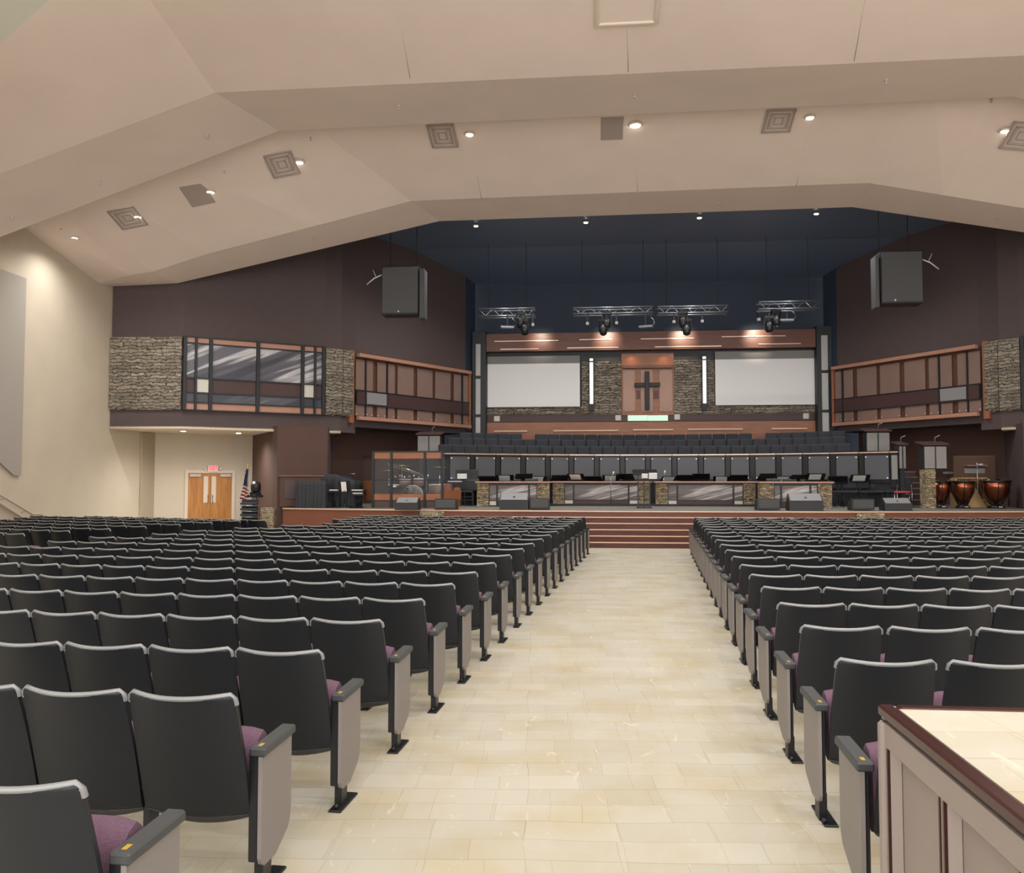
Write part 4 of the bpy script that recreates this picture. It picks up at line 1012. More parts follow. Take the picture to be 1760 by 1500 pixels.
# ---- drum booth of clear panels
bx0 = at_floor(641, 872.5); bx1 = at_floor(757, 873.5)
t = thing('drum_booth', 'glass and wood drum enclosure on the left of the platform', 'drum booth', (bx0.x, bx0.y, SH))
Wb = bx1.x-bx0.x; Hb = 1.62; cols_ = [0, (672-641)/(757-641)*Wb, (728-641)/(757-641)*Wb, Wb]
for i, (a, b) in enumerate(zip(cols_, cols_[1:])):
    bow = 0
    part('wood_base', MB().box(a+.02, b-.02, -.02, .02, .22, .4), M['wood'], t); part('wood_header', MB().box(a+.02, b-.02, -.02, .02, Hb-.2, Hb-.02), M['wood'], t)
    part('glass_panel', MB().box(a+.02, b-.02, -.006, .006, .4, Hb-.2), M['glass'], t)
    part('plinth', MB().box(a, b, 0, .04, 0, .2), M['brownd'], t)
    part('mid_rail', MB().box(a, b, -.02, .02, .79, .82), M['mullion'], t)
for i, x in enumerate(cols_): part('post', MB().box(x-.035, x+.035, -.05, .03, 0, Hb, .004), M['mullion'], t)
part('top_rail', MB().box(-.03, Wb+.03, -.04, .04, Hb-.02, Hb+.02), M['mullion'], t)
# side leaf angled back at left, right leaf
lv = MB(); T = Matrix.Rotation(radians(117), 4, 'Z'); lv.box(0, 1.3, -.02, .02, .22, .78, 0, T); part('wood_base', lv, M['wood'], t)
part('glass_panel', MB().box(0, 1.3, -.006, .006, .8, Hb-.15, 0, T), M['glass'], t); part('top_rail', MB().box(0, 1.3, -.03, .03, Hb-.15, Hb-.11, 0, T), M['mullion'], t)
T2 = Matrix.Translation((Wb, 0, 0)) @ Matrix.Rotation(radians(75), 4, 'Z')
part('wood_base', MB().box(0, 1.3, -.02, .02, .22, .5, 0, T2), M['wood'], t); part('glass_panel', MB().box(0, 1.3, -.006, .006, .5, Hb-.2, 0, T2), M['glass'], t)
part('floor_board', MB().box(0, Wb, .05, 1.8, 0, .03), M['brownd'], t)
# drums inside
def drum(t, c, r, h, mshell, T=Matrix.Identity(4)):
    part('shell', MB().lathe([(r, 0), (r, h)], c, 18, T), mshell, t); part('head', MB().lathe([(0, h), (r*1.02, h), (r*1.03, h-.03), (r*1.0, h-.03)][::-1], c, 18, T), M['white'], t)
t = thing('drum_kit', 'drum kit with row of chimes inside the glass booth', 'drum kit', (bx0.x+Wb*.5, bx0.y+.9, SH+.03))
drum(t, (0, 0, -.25), .3, .45, M['acryl'], Matrix.Translation((0, 0, .32)) @ Matrix.Rotation(pi/2, 4, 'X')); drum(t, (-.3, .1, .6), .17, .2, M['acryl']); drum(t, (.15, .1, .6), .18, .22, M['acryl']); drum(t, (.65, .2, .25), .24, .4, M['acryl']); drum(t, (-.65, .2, .5), .18, .14, M['chrome'])
for (x, z) in ((-.8, 1.05), (.75, 1.15), (-.4, 1.2)):
    part('cymbal', MB().lathe([(.22, 0), (.03, .02), (0, .03)], (x, .15, z), 18), M['gold'], t); part('cymbal_stand', MB().tube([(x, .15, 0), (x, .15, z)], .011, 6), M['chrome'], t)
mb = MB()
for k in range(24): x = -.65+1.1*k/23; zt2 = 1.28-.42*k/23; mb.tube([(x, -.55, zt2), (x, -.55, zt2-.12+.004*k)], .011, 5)
part('bar_chimes', mb, M['chrome'], t)
mb = MB(); mb.tube([(-.68, -.55, 1.31), (.48, -.55, .88)], .012, 6); mb.tube([(.48, -.55, .88), (.48, -.55, 0)], .011, 6); part('chime_rack', mb, M['chrome'], t)
mb = MB()
for k in range(9): x = -.6+.14*k; mb.lathe([(.02, 0), (.035, .03), (.02, .06)], (x, -.5, .82+.02*(k % 3)), 8)
part('hand_bells', mb, M['chrome'], t)
# black cymbal stands peeking above booth, grey choir podiums
def pod(u0, v0, u1, v1, Y, lab, name='grey_podium', stone=None):
    a, b, z0, z1 = rectY(u0, v0, u1, v1, Y); w = b-a
    t = thing(name, lab, 'podium', ((a+b)/2, Y, z0), 0, 'grey panelled podiums')
    part('body', MB().box(-w/2+.03, w/2-.03, .03, .5, 0 if not stone else 0, z1-z0-.1, .01), M['mullion'], t)
    n = 2 if w < .8 else 3
    for k in range(n): x0 = -w/2+w*k/n; part('panel', MB().box(x0+.02, x0+w/n-.02, 0, .03, .02, z1-z0-.12), M['lgpanel'], t)
    T = Matrix.Translation((0, 0, z1-z0-.05)) @ Matrix.Rotation(.15, 4, 'X')
    part('top', MB().box(-w/2-.05, w/2+.05, -.06, .55, -.03, .02, .01, T), M['bandbrown'], t)
    part('reading_lamp', MB().tube([(w*.1, .2, z1-z0), (w*.1, .18, z1-z0+.15), (w*.1+.1, .1, z1-z0+.2)], .015, 6), M['lgpanel'], t)
    if z0 > SH+.05: 
        hh = z0-SH
        part('base', MB().box(-w/2+.05, (w/2-.05) if not stone else -w/2+.32, .05, .5, -hh, 0), stone or M['black'], t)
    return t
pod(717, 743, 757, 778, 28.2, 'grey podium rising behind the glass drum booth')
pod(1489, 737, 1530, 776, 28.0, 'grey podium at the right end behind the choir railing')
pod(1545, 760, 1558, 806, 26.6, 'slim grey podium beside the dark stairs', 'slim_podium')
pod(1588, 760, 1628, 806, 25.6, 'grey panelled podium on a stone pier above the kettle drums', 'pulpit', M['stonewarm'])
# orange wood pods between booth and organ
for (u0, u1, v0, v1, l) in ((754, 773, 831, 872, 'wide'), (777, 787, 838, 872, 'narrow')):
    p = at_floor(u0, 871); q = at_floor(u1, 871); zt2 = onY(u0, v0, p.y).z-SH; w = q.x-p.x
    mb = MB(); mb.prism([(0, 0), (w*1.0, 0), (w*1.02, zt2*.45), (w*.9, zt2), (w*.08, zt2)], 'y', 0, .35)
    o = mb.build('wood_cabinet', M['wood']); o.location = (p.x, p.y+.25, SH); tag(o, '%s orange wood cabinet standing right of the drum booth' % l, 'cabinet')
# organ / keyboard console with bench
p = at_floor(803, 869); t = thing('organ_console', 'black keyboard console with music rest left of the stone desk', 'organ', (p.x, p.y+.12, SH), 0)
part('case', MB().box(-.75, .65, .1, .6, .45, .82, .03), M['blackmetal'], t); part('music_rest', MB().box(-.55, .3, .12, .16, .8, 1.12, .01), M['blackmetal'], t); part('keys', MB().box(-.62, -.2, -.1, .1, .74, .77), M['white'], t)
part('side', MB().box(-.72, -.64, 0, .55, 0, .5), M['blackmetal'], t); part('side', MB().box(.54, .62, 0, .55, 0, .5), M['blackmetal'], t); part('sheet_music', MB().box(-.35, -.05, .1, .115, .84, 1.0), M['white'], t)
t = thing('bench', 'black slatted bench in front of the keyboard console', 'bench', (p.x, p.y-.35, SH), 0)
part('seat', MB().box(-.25, .25, -.15, .15, .42, .47, .01), M['blackmetal'], t)
for sx in (-.23, .23):
    for sy in (-.13, .13): part('leg', MB().box(sx-.012, sx+.012, sy-.012, sy+.012, 0, .42), M['blackmetal'], t)
mb = MB(); mb.box(-.23, .23, -.14, -.12, .18, .2); mb.box(-.23, .23, -.14, -.12, .28, .3); mb.box(-.01, .01, -.14, -.12, 0, .42); part('stretcher', mb, M['blackmetal'], t)
# ---- four stone ended desks
def desk(u0, u1, Y, lab, split, stl=True, strr=True, tiles=(1, 0)):
    zt2 = 1.655; a = onY(u0, 828.5, Y).x; b = onY(u1, 828.5, Y).x; w = b-a
    t = thing('stone_desk', lab, 'desk', ((a+b)/2, Y, SH), 0, 'stone ended desks along the platform')
    h = zt2-SH; x0 = -w/2; x1 = w/2; sw = split
    part('worktop', MB().box(x0-.05, x1+.05, -.12, .55, h-.045, h, .01), M['woodlight'], t, 'pale wood top')
    for (a_, b_, on) in ((x0, x0+sw, stl), (x1-sw, x1, strr)):
        nu, nv = 6, 12; m_ = MB(); rr = [[random.uniform(0, .03) for i in range(nu+1)] for j in range(nv+1)]
        m_.sheet(lambda u, v: (a_+u*(b_-a_), -.03-rr[int(round(v*nv))][int(round(u*nu))], v*(h-.05)), nu, nv, .4)
        for i in range(len(m_.sm)): m_.sm[i] = False
        part('stone_pier', m_, M['stonewarm'], t)
    f0, f1 = x0+sw, x1-sw; q = min(.3, (f1-f0)*.17); s_ = [f0, f0+q, f1-q, f1]
    for i in range(3):
        part('art_panel', MB().box(s_[i], s_[i+1], 0, .03, .18, h-.1), M['streak2'], t)
        tl = (i == 0 and tiles[0]) or (i == 2 and tiles[1])
        part('tile' if tl else 'lower_panel', MB().box(s_[i], s_[i+1], -.01 if tl else 0, .03, .04, .165), M['whitetile'] if tl else M['bandbrown'], t, 'white tile' if tl else None)
    mb = MB(); 
    for s2 in s_: mb.box(s2-.025, s2+.025, -.03, .03, 0, h-.05)
    mb.box(f0, f1, -.02, .03, .165, .185); mb.box(f0, f1, -.02, .03, h-.11, h-.05); mb.box(f0, f1, -.02, .03, 0, .04)
    part('frame', mb, M['mullion'], t)
desk(820, 944, 26.3, 'stone ended desk with streaked front, leftmost on the platform', .36, tiles=(1, 0))
desk(950, 1117, 27.6, 'long stone ended desk with streaked front, left of the steps centre', .36, tiles=(1, 1))
desk(1127, 1298, 27.4, 'long stone ended desk with streaked front, right of the steps centre', .36, tiles=(1, 1))
desk(1306, 1429, 25.7, 'stone ended desk with streaked front, rightmost on the platform', .38, tiles=(0, 0))
mb = MB(); mb.box(-1.5, 5.2, 27.0, 29.0, SH, SH+.06); struct('floor', mb, M['black'])
# ---- floor monitors
def wedge(u0, u1, v0, v1, lab, facing='back'):
    p = at_floor(u0, v1); q = at_floor(u1, v1); w = q.x-p.x; Y = (p.y+q.y)/2; h = onY(u0, v0, Y).z-SH
    t = thing('floor_monitor', lab, 'speaker', ((p.x+q.x)/2, Y, SH), 0, 'floor monitors along the platform edge')
    if facing == 'back':          # sloped grey face seen towards us
        pr = [(0, 0), (.5, 0), (.5, h*.35), (.28, h), (.02, h*.55)]
    else: pr = [(0, .02), (.45, 0), (.4, h*.6), (.15, h), (.03, h*.92)]
    mb = MB(); mb.prism(pr, 'x', -w/2, w/2); part('cabinet', mb, M['speakers'], t)
    if facing == 'back':
        a, b = Vector((0, .28, h)), Vector((0, .02, h*.55)); d_ = (b-a).normalized(); n_ = Vector((0, -(a-b).z, (a-b).y)).normalized()
        a = a+d_*.02; b = b-d_*.02; mb = MB(); mb.add([(-w/2+.03, b.y, b.z), (w/2-.03, b.y, b.z), (w/2-.03, a.y, a.z), (-w/2+.03, a.y, a.z)], [(0, 1, 2, 3)])
        mb.add([(x, y+n_.y*.012, z+n_.z*.012) for (x, y, z) in mb.v[:4]], [(0, 1, 2, 3)]); 
        k = mb.v; mb.f += [(0, 1, 5, 4), (1, 2, 6, 5), (2, 3, 7, 6), (3, 0, 4, 7)]; mb.m += [0]*4; mb.sm += [False]*4
        part('grille', mb, M['wedgetop'], t)
        part('handle', MB().box(-.03, .03, .1, .14, h*.76, h*.8), M['blackmetal'], t)
    else:
        part('grille', MB().box(-w/2+.03, w/2-.03, -.012, .01, .06, h*.9, .005), M['speaker'], t)
wedge(678, 718, 855, 876.5, 'grey topped floor monitor, first from the left', 'back'); wedge(746, 784, 857, 876, 'dark boxy floor monitor in front of the orange cabinets', 'side')
wedge(858, 908, 847, 876, 'large grey topped floor monitor before the leftmost stone desk', 'back'); wedge(910, 944, 856, 876, 'boxy floor monitor just left of the steps', 'side')
wedge(1302, 1341, 857, 877, 'small dark floor monitor just right of the steps', 'side'); wedge(1358, 1415, 848, 878, 'large grey topped floor monitor before the rightmost stone desk', 'back')
wedge(1465, 1503, 857, 877.5, 'boxy floor monitor above the right stone inset', 'side'); wedge(1522, 1568, 856, 878, 'grey topped floor monitor nearest the kettle drums', 'back')
# ---- centre lectern stand
p = at_floor(1097, 873); q = at_floor(1117, 873); w = q.x-p.x
t = thing('metal_lectern', 'thin black metal frame lectern with papers at the platform centre', 'lectern', ((p.x+q.x)/2, p.y, SH))
mb = MB()
for sx in (-w/2, 0, w/2): mb.box(sx-.017, sx+.017, -.03, .03, 0, .98)
mb.box(-w/2-.02, w/2+.02, -.03, .03, .0, .04); part('frame', mb, M['blackmetal'], t)
part('base', MB().box(-w/2-.05, w/2+.05, -.2, .2, 0, .025), M['blackmetal'], t)
T = Matrix.Translation((0, 0, 1.02)) @ Matrix.Rotation(.3, 4, 'X'); part('tray', MB().box(-.33, .38, -.2, .25, -.02, .02, .01, T), M['blackmetal'], t)
part('paper', MB().box(-.07, .1, -.24, -.21, -.1, .03, 0, T), M['white'], t); part('paper', MB().box(.13, .36, -.24, -.21, -.12, .05, 0, T), M['white'], t)
# ---- orchestra stands, chairs
k = 0
for (px, sh, l) in ((838, 0, 'a'), (868, 1, 'b'), (900, 0, 'c'), (925, 1, 'd'), (962, 0, 'e'), (990, 1, 'f'), (1020, 0, 'g'), (1050, 1, 'h'), (1075, 0, 'i'), (1150, 1, 'j'), (1178, 0, 'k'), (1205, 0, 'l'), (1241, 1, 'm'), (1270, 0, 'n'), (1318, 0, 'o'), (1346, 1, 'p'), (1375, 0, 'q'), (1402, 1, 'r'), (1440, 0, 's'), (1478, 1, 't')):
    yy = railY(onY(px, 822, 28).x)-.75; yy = max(yy, 26.95 if px < 950 or px > 1300 else 28.2); p = onY(px, 822, yy)
    music_stand(0, 0, .82+.04*(k % 3), .55, bool(sh), '%s black music stand %sbehind the stone desks, from left' % (ORD[k], 'with white sheet ' if sh else ''), random.uniform(-.3, .3), 1.0, (p.x, yy, SH)); k += 1
def padded_chair(px, py, rz, lab, cush='choirseat', frame='blackmetal', Y=None):
    p = at_floor(px, py); t = thing('padded_chair', lab, 'chair', p, rz, 'padded chairs on the platform')
    part('seat', MB().box(-.22, .22, -.22, .2, .42, .48, .02), M[cush], t); part('backrest', MB().box(-.21, .21, .18, .23, .55, .88, .02), M['choirseat'], t)
    for sx in (-.2, .2):
        part('leg', MB().tube([(sx, -.18, .42), (sx, -.22, 0)], .012, 6), M[frame], t); part('leg', MB().tube([(sx, .2, .88), (sx, .18, .42), (sx, .24, 0)], .012, 6), M[frame], t)
padded_chair(1440, 871, .2, 'dark chair directly right of the rightmost stone desk'); padded_chair(1461, 871, -.2, 'dark chair with orange cabinet behind it on the right'); padded_chair(1487, 871, .1, 'left one of two dark chairs behind a boxy monitor')
padded_chair(1507, 871, -.4, 'right one of two dark chairs behind a boxy monitor'); padded_chair(1530, 871, .3, 'dark chair beside the leaning music stand'); padded_chair(1553, 872, -.5, 'chair with red cushion and silver frame before the stairs', 'red', 'chrome')
# orchestra chairs whose backs show over the desks
k = 0
for px in (850, 884, 912, 975, 1005, 1036, 1062, 1163, 1192, 1222, 1256, 1284, 1330, 1360, 1389):
    yy = 27.35 if px < 950 or px > 1300 else 28.55; yy = min(yy, railY(onY(px, 820, 28).x)-.35); p = onY(px, 822, yy)
    t = thing('orchestra_chair', 'black chair back just showing above the stone desks, %s from left' % ORD[k], 'chair', (p.x, yy, SH), pi, 'orchestra chairs behind the desks'); k += 1
    part('seat', MB().box(-.22, .22, -.2, .2, .42, .47, .02), M['blackmetal'], t); part('backrest', MB().box(-.21, .21, -.2, -.16, .5, .84, .02), M['blackmetal'], t)
    for sx in (-.2, .2):
        for sy in (-.18, .18): part('leg', MB().box(sx-.01, sx+.01, sy-.01, sy+.01, 0, .43), M['blackmetal'], t)
mic_stand(1431, 866, 1.25, 'silver microphone stand leaning over the right desk end', .22, 1.1); mic_stand(1050, 869, .86, 'small microphone stand behind the long left desk', .15, 1.2); mic_stand(1141, 868, .88, 'short microphone stand right of the metal lectern', .15, 1.4); mic_stand(1516, 868, 1.1, 'boom microphone stand slanting before the choir railing end', .35, 2.4)
# orange cabinets behind the right chairs
for (u0, u1, v0, lab) in ((1463, 1475, 829, 'left'), (1510, 1522, 833, 'middle'), (1536, 1556, 826, 'right')):
    p = at_floor(u0, 869.3); q = at_floor(u1, 869.3); zt2 = onY(u0, v0, p.y).z-SH
    o = MB().box(0, q.x-p.x, 0, .3, 0, zt2, .01).build('wood_cabinet', M['wood']); o.location = (p.x, p.y, SH); tag(o, 'orange wood cabinet behind the right hand chairs, %s one' % lab, 'cabinet')
# dark stairs to the choir
a = at_floor(1556, 868); b = at_floor(1588, 868); mb = MB(); n2 = MB()
for k in range(6):
    mb.box(a.x, b.x+.1, a.y+.2*k, a.y+1.3, SH+.18*k, SH+.18*(k+1)-.02); n2.box(a.x, b.x+.1, a.y+.2*k-.02, a.y+.2*k+.04, SH+.18*(k+1)-.03, SH+.18*(k+1))
t = thing('choir_stairs', 'narrow dark stairs climbing between podiums on the right', 'steps'); part('step', mb, M['bandbrown'], t); part('nosing', n2, M['taupe'], t)
# stone pier under pulpit (front)
# ---- timpani
def timpani(px, py, r, lab, s=1):
    p = at_floor(px, py); t = thing('kettle_drum', lab, 'drum', p, 0, 'copper kettle drums')
    h = .78*s; prof_ = [(.05, h-.62*s), (r*.45, h-.56*s), (r*.8, h-.4*s), (r*.97, h-.2*s), (r, h-.04)]
    part('bowl', MB().lathe(prof_, (0, 0, 0), 24), M['copper'], t, 'polished copper bowl'); part('drum_head', MB().lathe([(0, h), (r*1.04, h), (r*1.05, h-.04), (r, h-.05)][::-1], (0, 0, 0), 24), M['blackmetal'], t)
    mb = MB()
    for k in range(6): a = 2*pi*k/6+.3; mb.tube([(r*1.03*cos(a), r*1.03*sin(a), h-.02), (r*.98*cos(a), r*.98*sin(a), h-.3*s), (r*.4*cos(a), r*.4*sin(a), .12)], .014, 5)
    part('strut', mb, M['blackmetal'], t); part('base', MB().lathe([(r*.6, 0), (r*.55, .06), (.06, .12), (.04, .2)], (0, 0, 0), 14), M['blackmetal'], t)
    part('pedal', MB().box(-.06, .06, -r*.8, -r*.3, .02, .07, .01), M['chrome'], t)
timpani(1618, 872.5, .27, 'smallest copper kettle drum, beside the stone pier'); timpani(1655, 873, .33, 'middle copper kettle drum'); timpani(1712, 873.3, .40, 'largest copper kettle drum, nearest the right edge', 1.02)
# xylophone on gold frame, tan triangular support
p = at_floor(1670, 872); zt2 = 1.66
t = thing('xylophone', 'pale wood xylophone standing between the kettle drums', 'xylophone', (p.x, p.y+.1, SH))
mb = MB()
for k in range(14): x = -.42+.064*k; mb.box(x-.026, x+.026, -.2+.004*k, .2-.004*k, .84, .87, .005)
part('bars', mb, M['goldwood'], t); mb = MB()
for k in range(14): x = -.42+.064*k; mb.tube([(x, 0, .82), (x, 0, .74-.012*(13-k))], .022, 6)
part('resonators', mb, M['goldwood'], t); mb = MB(); mb.box(-.48, -.44, -.2, .2, 0, .84); mb.box(.44, .48, -.2, .2, 0, .84); mb.box(-.46, .46, -.02, .02, .2, .24); mb.prism([(-.1, 0), (.42, 0), (.1, .62), (.0, .62)], 'y', -.1, -.07); part('frame', mb, M['goldwood'], t)
mic_stand(1681, 871, 1.32, 'tall white microphone stand in front of the xylophone', .05, 0, col='stud')
p = at_floor(1607, 868); t = thing('bongo_drums', 'pair of small white drums on a stand by the stone pier', 'drum', (p.x, p.y+.1, SH)); part('drum_shell', MB().lathe([(.08, 0), (.1, .12)], (-.02, 0, .92), 12), M['white'], t); part('drum_shell', MB().lathe([(.07, 0), (.09, .1)], (-.1, -.05, .82), 12), M['white'], t); part('stand', MB().tube([(-.04, 0, 0), (-.04, 0, .92)], .015, 6), M['chrome'], t)
p = at_floor(1634, 868); t = thing('electronic_drum_pad', 'small grey pad on a stand between two kettle drums', 'drum pad', (p.x, p.y+.15, SH)); part('pad', MB().box(-.13, .13, -.1, .1, .98, 1.06, .02), M['greytile'], t); part('stand', MB().tube([(0, 0, 0), (0, 0, .98)], .013, 6), M['chrome'], t)
# brown sound board with white shelf
a = at_floor(1640, 871.3); Y = a.y; x0, x1, z0, z1 = rectY(1640, 783, 1713, 871, Y+.3)
t = thing('brown_screen', 'broad brown screen board behind the kettle drums', 'screen', ((x0+x1)/2, Y+.3, SH)); part('board', MB().box(-(x1-x0)/2, (x1-x0)/2, 0, .06, .0, z1-SH, .03), M['brownboard'], t)
s0_, s1_, sz0, sz1 = rectY(1660, 799, 1695, 813, Y+.2); c = (x0+x1)/2
part('shelf', MB().box(s0_-c, s1_-c, -.2, 0, sz1-SH-.04, sz1-SH, .005), M['acryl'], t); part('notice', MB().box(s0_-c, s1_-c, -.02, 0, sz0-SH, sz1-SH-.1), M['lgpanel'], t)
a, b = at_floor(1716, 870), at_floor(1775, 870); zt2 = onY(1720, 823, a.y+.1).z-SH
t = thing('black_table', 'black topped table at the right platform end', 'table', (a.x, a.y+.1, SH)); w = b.x-a.x-.35; part('tabletop', MB().box(0, w, 0, .6, zt2-.2, zt2, .01), M['blackmetal'], t)
for sx in (.03, w-.07):
    for sy in (.02, .54): part('leg', MB().box(sx, sx+.04, sy, sy+.04, 0, zt2-.2), M['brownd'], t)
part('lamp', MB().lathe([(.03, 0), (.045, .06), (.03, .1)], (.45, .3, zt2), 8), M['stud'], t)
p = at_floor(1737, 869); t = thing('snare_drum', 'small pale drum on a chrome stand at the right edge', 'drum', (p.x, p.y-.45, SH)); part('drum_shell', MB().lathe([(.12, 0), (.12, .1)], (0, 0, .42), 14), M['acryl'], t); part('stand', MB().tube([(0, 0, 0), (0, 0, .75)], .014, 6), M['chrome'], t); part('base', MB().tube([(-.25, 0, .15), (0, 0, .18), (.3, 0, .1)], .02, 6), M['goldwood'], t)

# ================================================================== AUDITORIUM SEATS
PITCH = .495; SW = .472
def seat_meshes():
    R = {}
    def backfn(u, v):
        x = (u-.5)*2; z = .26+.595*v
        w = SW/2*(1.0+.03*sin(pi*min(1, v*1.1)))
        # rounded corners
        rc = .03; 
        if v > 1-rc/.61 : k = (v-(1-rc/.61))/(rc/.61); w -= .022*(1-sqrt(max(0, 1-k*k)))
        if v < .1: k = (.1-v)/.1; w -= .05*(1-sqrt(max(0, 1-k*k*.95)))
        y = -.17-.19*v**1.15+ .055*x*x*(.55+.45*v)
        if v < .1: y += .05*(1-v/.1)
        zz = z - (.012*(1-x*x)*(v > .8)*(v-.8)/.2)
        if v < .16: zz += .02*x*x*(1-v/.16)
        if .052 < v < .075: y -= .006
        return (x*w, y, zz)
    # even out rows so corners round nicely
    vv = [0, .015, .035, .05, .056, .071, .078, .11, .2, .4, .6, .8, .9, .945, .965, .98, .992, 1]
    mb = MB(); mb.sheet(lambda u, v: backfn(u, vv[int(round(v*17))]), 12, 17, .02); R['back'] = mb
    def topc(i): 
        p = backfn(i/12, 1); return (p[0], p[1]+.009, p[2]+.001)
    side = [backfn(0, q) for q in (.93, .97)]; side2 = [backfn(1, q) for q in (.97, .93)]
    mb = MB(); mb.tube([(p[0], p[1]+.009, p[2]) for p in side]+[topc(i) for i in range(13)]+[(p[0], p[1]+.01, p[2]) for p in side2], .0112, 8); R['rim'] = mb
    def cushfn(u, v):
        x, y, z = backfn(.06+.88*u, .2+.72*v); e = max(abs(u-.5), abs(v-.5))*2
        return (x, y+.018, z)
    mb = MB(); mb.sheet(cushfn, 6, 6, .03); R['cushion'] = mb
    # folded up seat: thick rounded pad, underside towards the row in front
    mb = MB(); prf = [(-.11, .30), (-.05, .27), (.0, .29), (.06, .56), (.06, .61), (.02, .64), (-.04, .62), (-.085, .56)]
    vs = []; nx = 8
    for i in range(nx+1):
        x = -SW/2+.012+(SW-.024)*i/nx; e = abs(2*i/nx-1); s = 1-.18*max(0, (e-.6)/.4)**2
        cy, cz = -.01, .48
        for (y, z) in prf: vs.append((x, cy+(y-cy)*s, cz+(z-cz)*(1-.07*max(0, (e-.6)/.4)**2)))
    n = len(prf); fs = [(i*n+k, i*n+(k+1) % n, (i+1)*n+(k+1) % n, (i+1)*n+k) for i in range(nx) for k in range(n)]
    fs += [tuple(range(n))[::-1], tuple(nx*n+k for k in range(n))]; mb.add(vs, fs, True); R['seat'] = mb
    mb = MB(); mb.sheet(lambda u, v: ((u-.5)*(SW-.02), .035+.055*v*1.0+.0, .31+.26*v), 4, 3, .02); R['pan'] = mb
    return R
SM = seat_meshes()
def std_meshes(side, end):
    """side=+1 standard on +x; end=True gives the aisle panel"""
    s = side; x = s*PITCH/2; R = {}
    if not end:
        R['armrest'] = MB().box(x-.025, x+.025, -.2, .1, .585, .62, .012)
        mb = MB(); mb.box(x-.014, x+.014, -.13, -.05, .0, .59); mb.box(x-.012, x+.012, -.16, .06, .40, .58); mb.box(x-.03, x+.03, -.2, .04, 0, .012); R['leg'] = mb
    else:
        T = Matrix.Translation((x+s*.03, -.17, .585)) @ Matrix.Rotation(radians(2), 4, 'X')
        R['armrest'] = MB().box(-.036, .036, 0, .34, -.02, .02, .008, T)
        mb = MB(); mb.box(x-.012, x+.03 if s > 0 else x-.03, -.155, -.02, .12, .585, .004); mb.box(min(x, x+s*.04), max(x, x+s*.04), -.115, -.03, .0, .14); R['leg'] = mb
        a, b = sorted((x+s*.032, x+s*.05))
        pr = [(-.16, .57), (.155, .585), (.155, .25), (.145, .2), (.12, .165), (-.01, .10), (-.125, .10), (-.148, .115), (-.16, .14)]
        mb = MB(); mb.prism(pr, 'x', a, b); R['end_panel'] = mb
        mb = MB(); mb.box(x-.02+s*.015, x+.05+s*.015, -.2, .08, 0, .012, .003); mb.lathe([(.012, 0), (.012, .02), (0, .025)], (x+s*.03, -.17, .012), 8); R['foot_plate'] = mb
        T2 = T @ Matrix.Translation((s*.0, .045, .019)); R['number_tag'] = MB().box(-.009, .009, -.018, .018, -.001, .002, 0, T2)
    return R
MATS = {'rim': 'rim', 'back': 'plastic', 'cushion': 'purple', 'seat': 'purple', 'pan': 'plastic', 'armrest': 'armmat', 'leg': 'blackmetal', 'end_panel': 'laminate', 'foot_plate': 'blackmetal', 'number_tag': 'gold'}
NAMES = {'rim': 'backrest_highlight_rim', 'back': 'backrest', 'cushion': 'back_cushion', 'seat': 'seat', 'pan': 'seat_pan', 'armrest': 'armrest', 'leg': 'leg', 'end_panel': 'end_panel', 'foot_plate': 'foot_plate', 'number_tag': 'number_tag'}
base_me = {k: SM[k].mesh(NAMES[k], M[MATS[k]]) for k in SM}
std_me = {}
for s in (-1, 1):
    for e in (False, True):
        R = std_meshes(s, e); std_me[(s, e)] = ({k: R[k].mesh(NAMES[k], M[MATS[k]]) for k in R}, R)
for me in list(base_me.values()):
    try: me.set_sharp_from_angle(angle=radians(60))
    except Exception: pass
def make_seat(side, end, aisle_side=None):
    t = bpy.data.objects.new('auditorium_seat', None); COL.objects.link(t); t.empty_display_size = .1
    def add(k, me):
        o = bpy.data.objects.new(NAMES[k], me); COL.objects.link(o); o.parent = t; return o
    for k in base_me:
        o = add(k, base_me[k])
        if k == 'back': o['label'] = 'moulded black plastic backrest'
        if k == 'seat': o['label'] = 'folded up mauve tweed seat'
    for k, me in std_me[(side, False)][0].items(): add(k, me)
    if end:
        for k, me in std_me[(-side, True)][0].items():
            o = add(k, me)
            if k == 'end_panel': o['label'] = 'grey laminate aisle panel'
    return t
protos = {}
def get_seat(side, end):
    if (side, end) not in protos: protos[(side, end)] = make_seat(side, end); return protos[(side, end)]
    return copy_tree(protos[(side, end)])
def flat_seat(side, end, M4, mb):
    """seat as plain geometry for the far crowd"""
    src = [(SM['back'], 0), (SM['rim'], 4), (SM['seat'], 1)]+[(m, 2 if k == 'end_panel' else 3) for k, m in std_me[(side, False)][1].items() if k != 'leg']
    if end: src += [(m, 2 if k == 'end_panel' else 3) for k, m in std_me[(-side, True)][1].items()]
    for m, mi in src:
        o = len(mb.v); mb.v += [tuple(M4 @ Vector(v)) for v in m.v]
        mb.f += [tuple(o+i for i in f) for f in m.f]; mb.m += [mi]*len(m.f); mb.sm += m.sm

CX, CY = 1.6, 67.0
LY = [2.73, 3.78, 4.71, 5.70, 6.67, 7.62, 8.55, 9.48, 10.44, 11.37, 12.28, 13.2, 14.12, 15.05, 15.96, 16.85, 17.72, 18.6, 19.5, 20.43]
def lx(y): return -1.35+.0745*(y-4.71)
def rx(y): return 1.14+.0662*(y-4.77)
# left block's outer end (second aisle) : x limit as function of y
def leftlimit(y, x_start):
    return None
placed = []
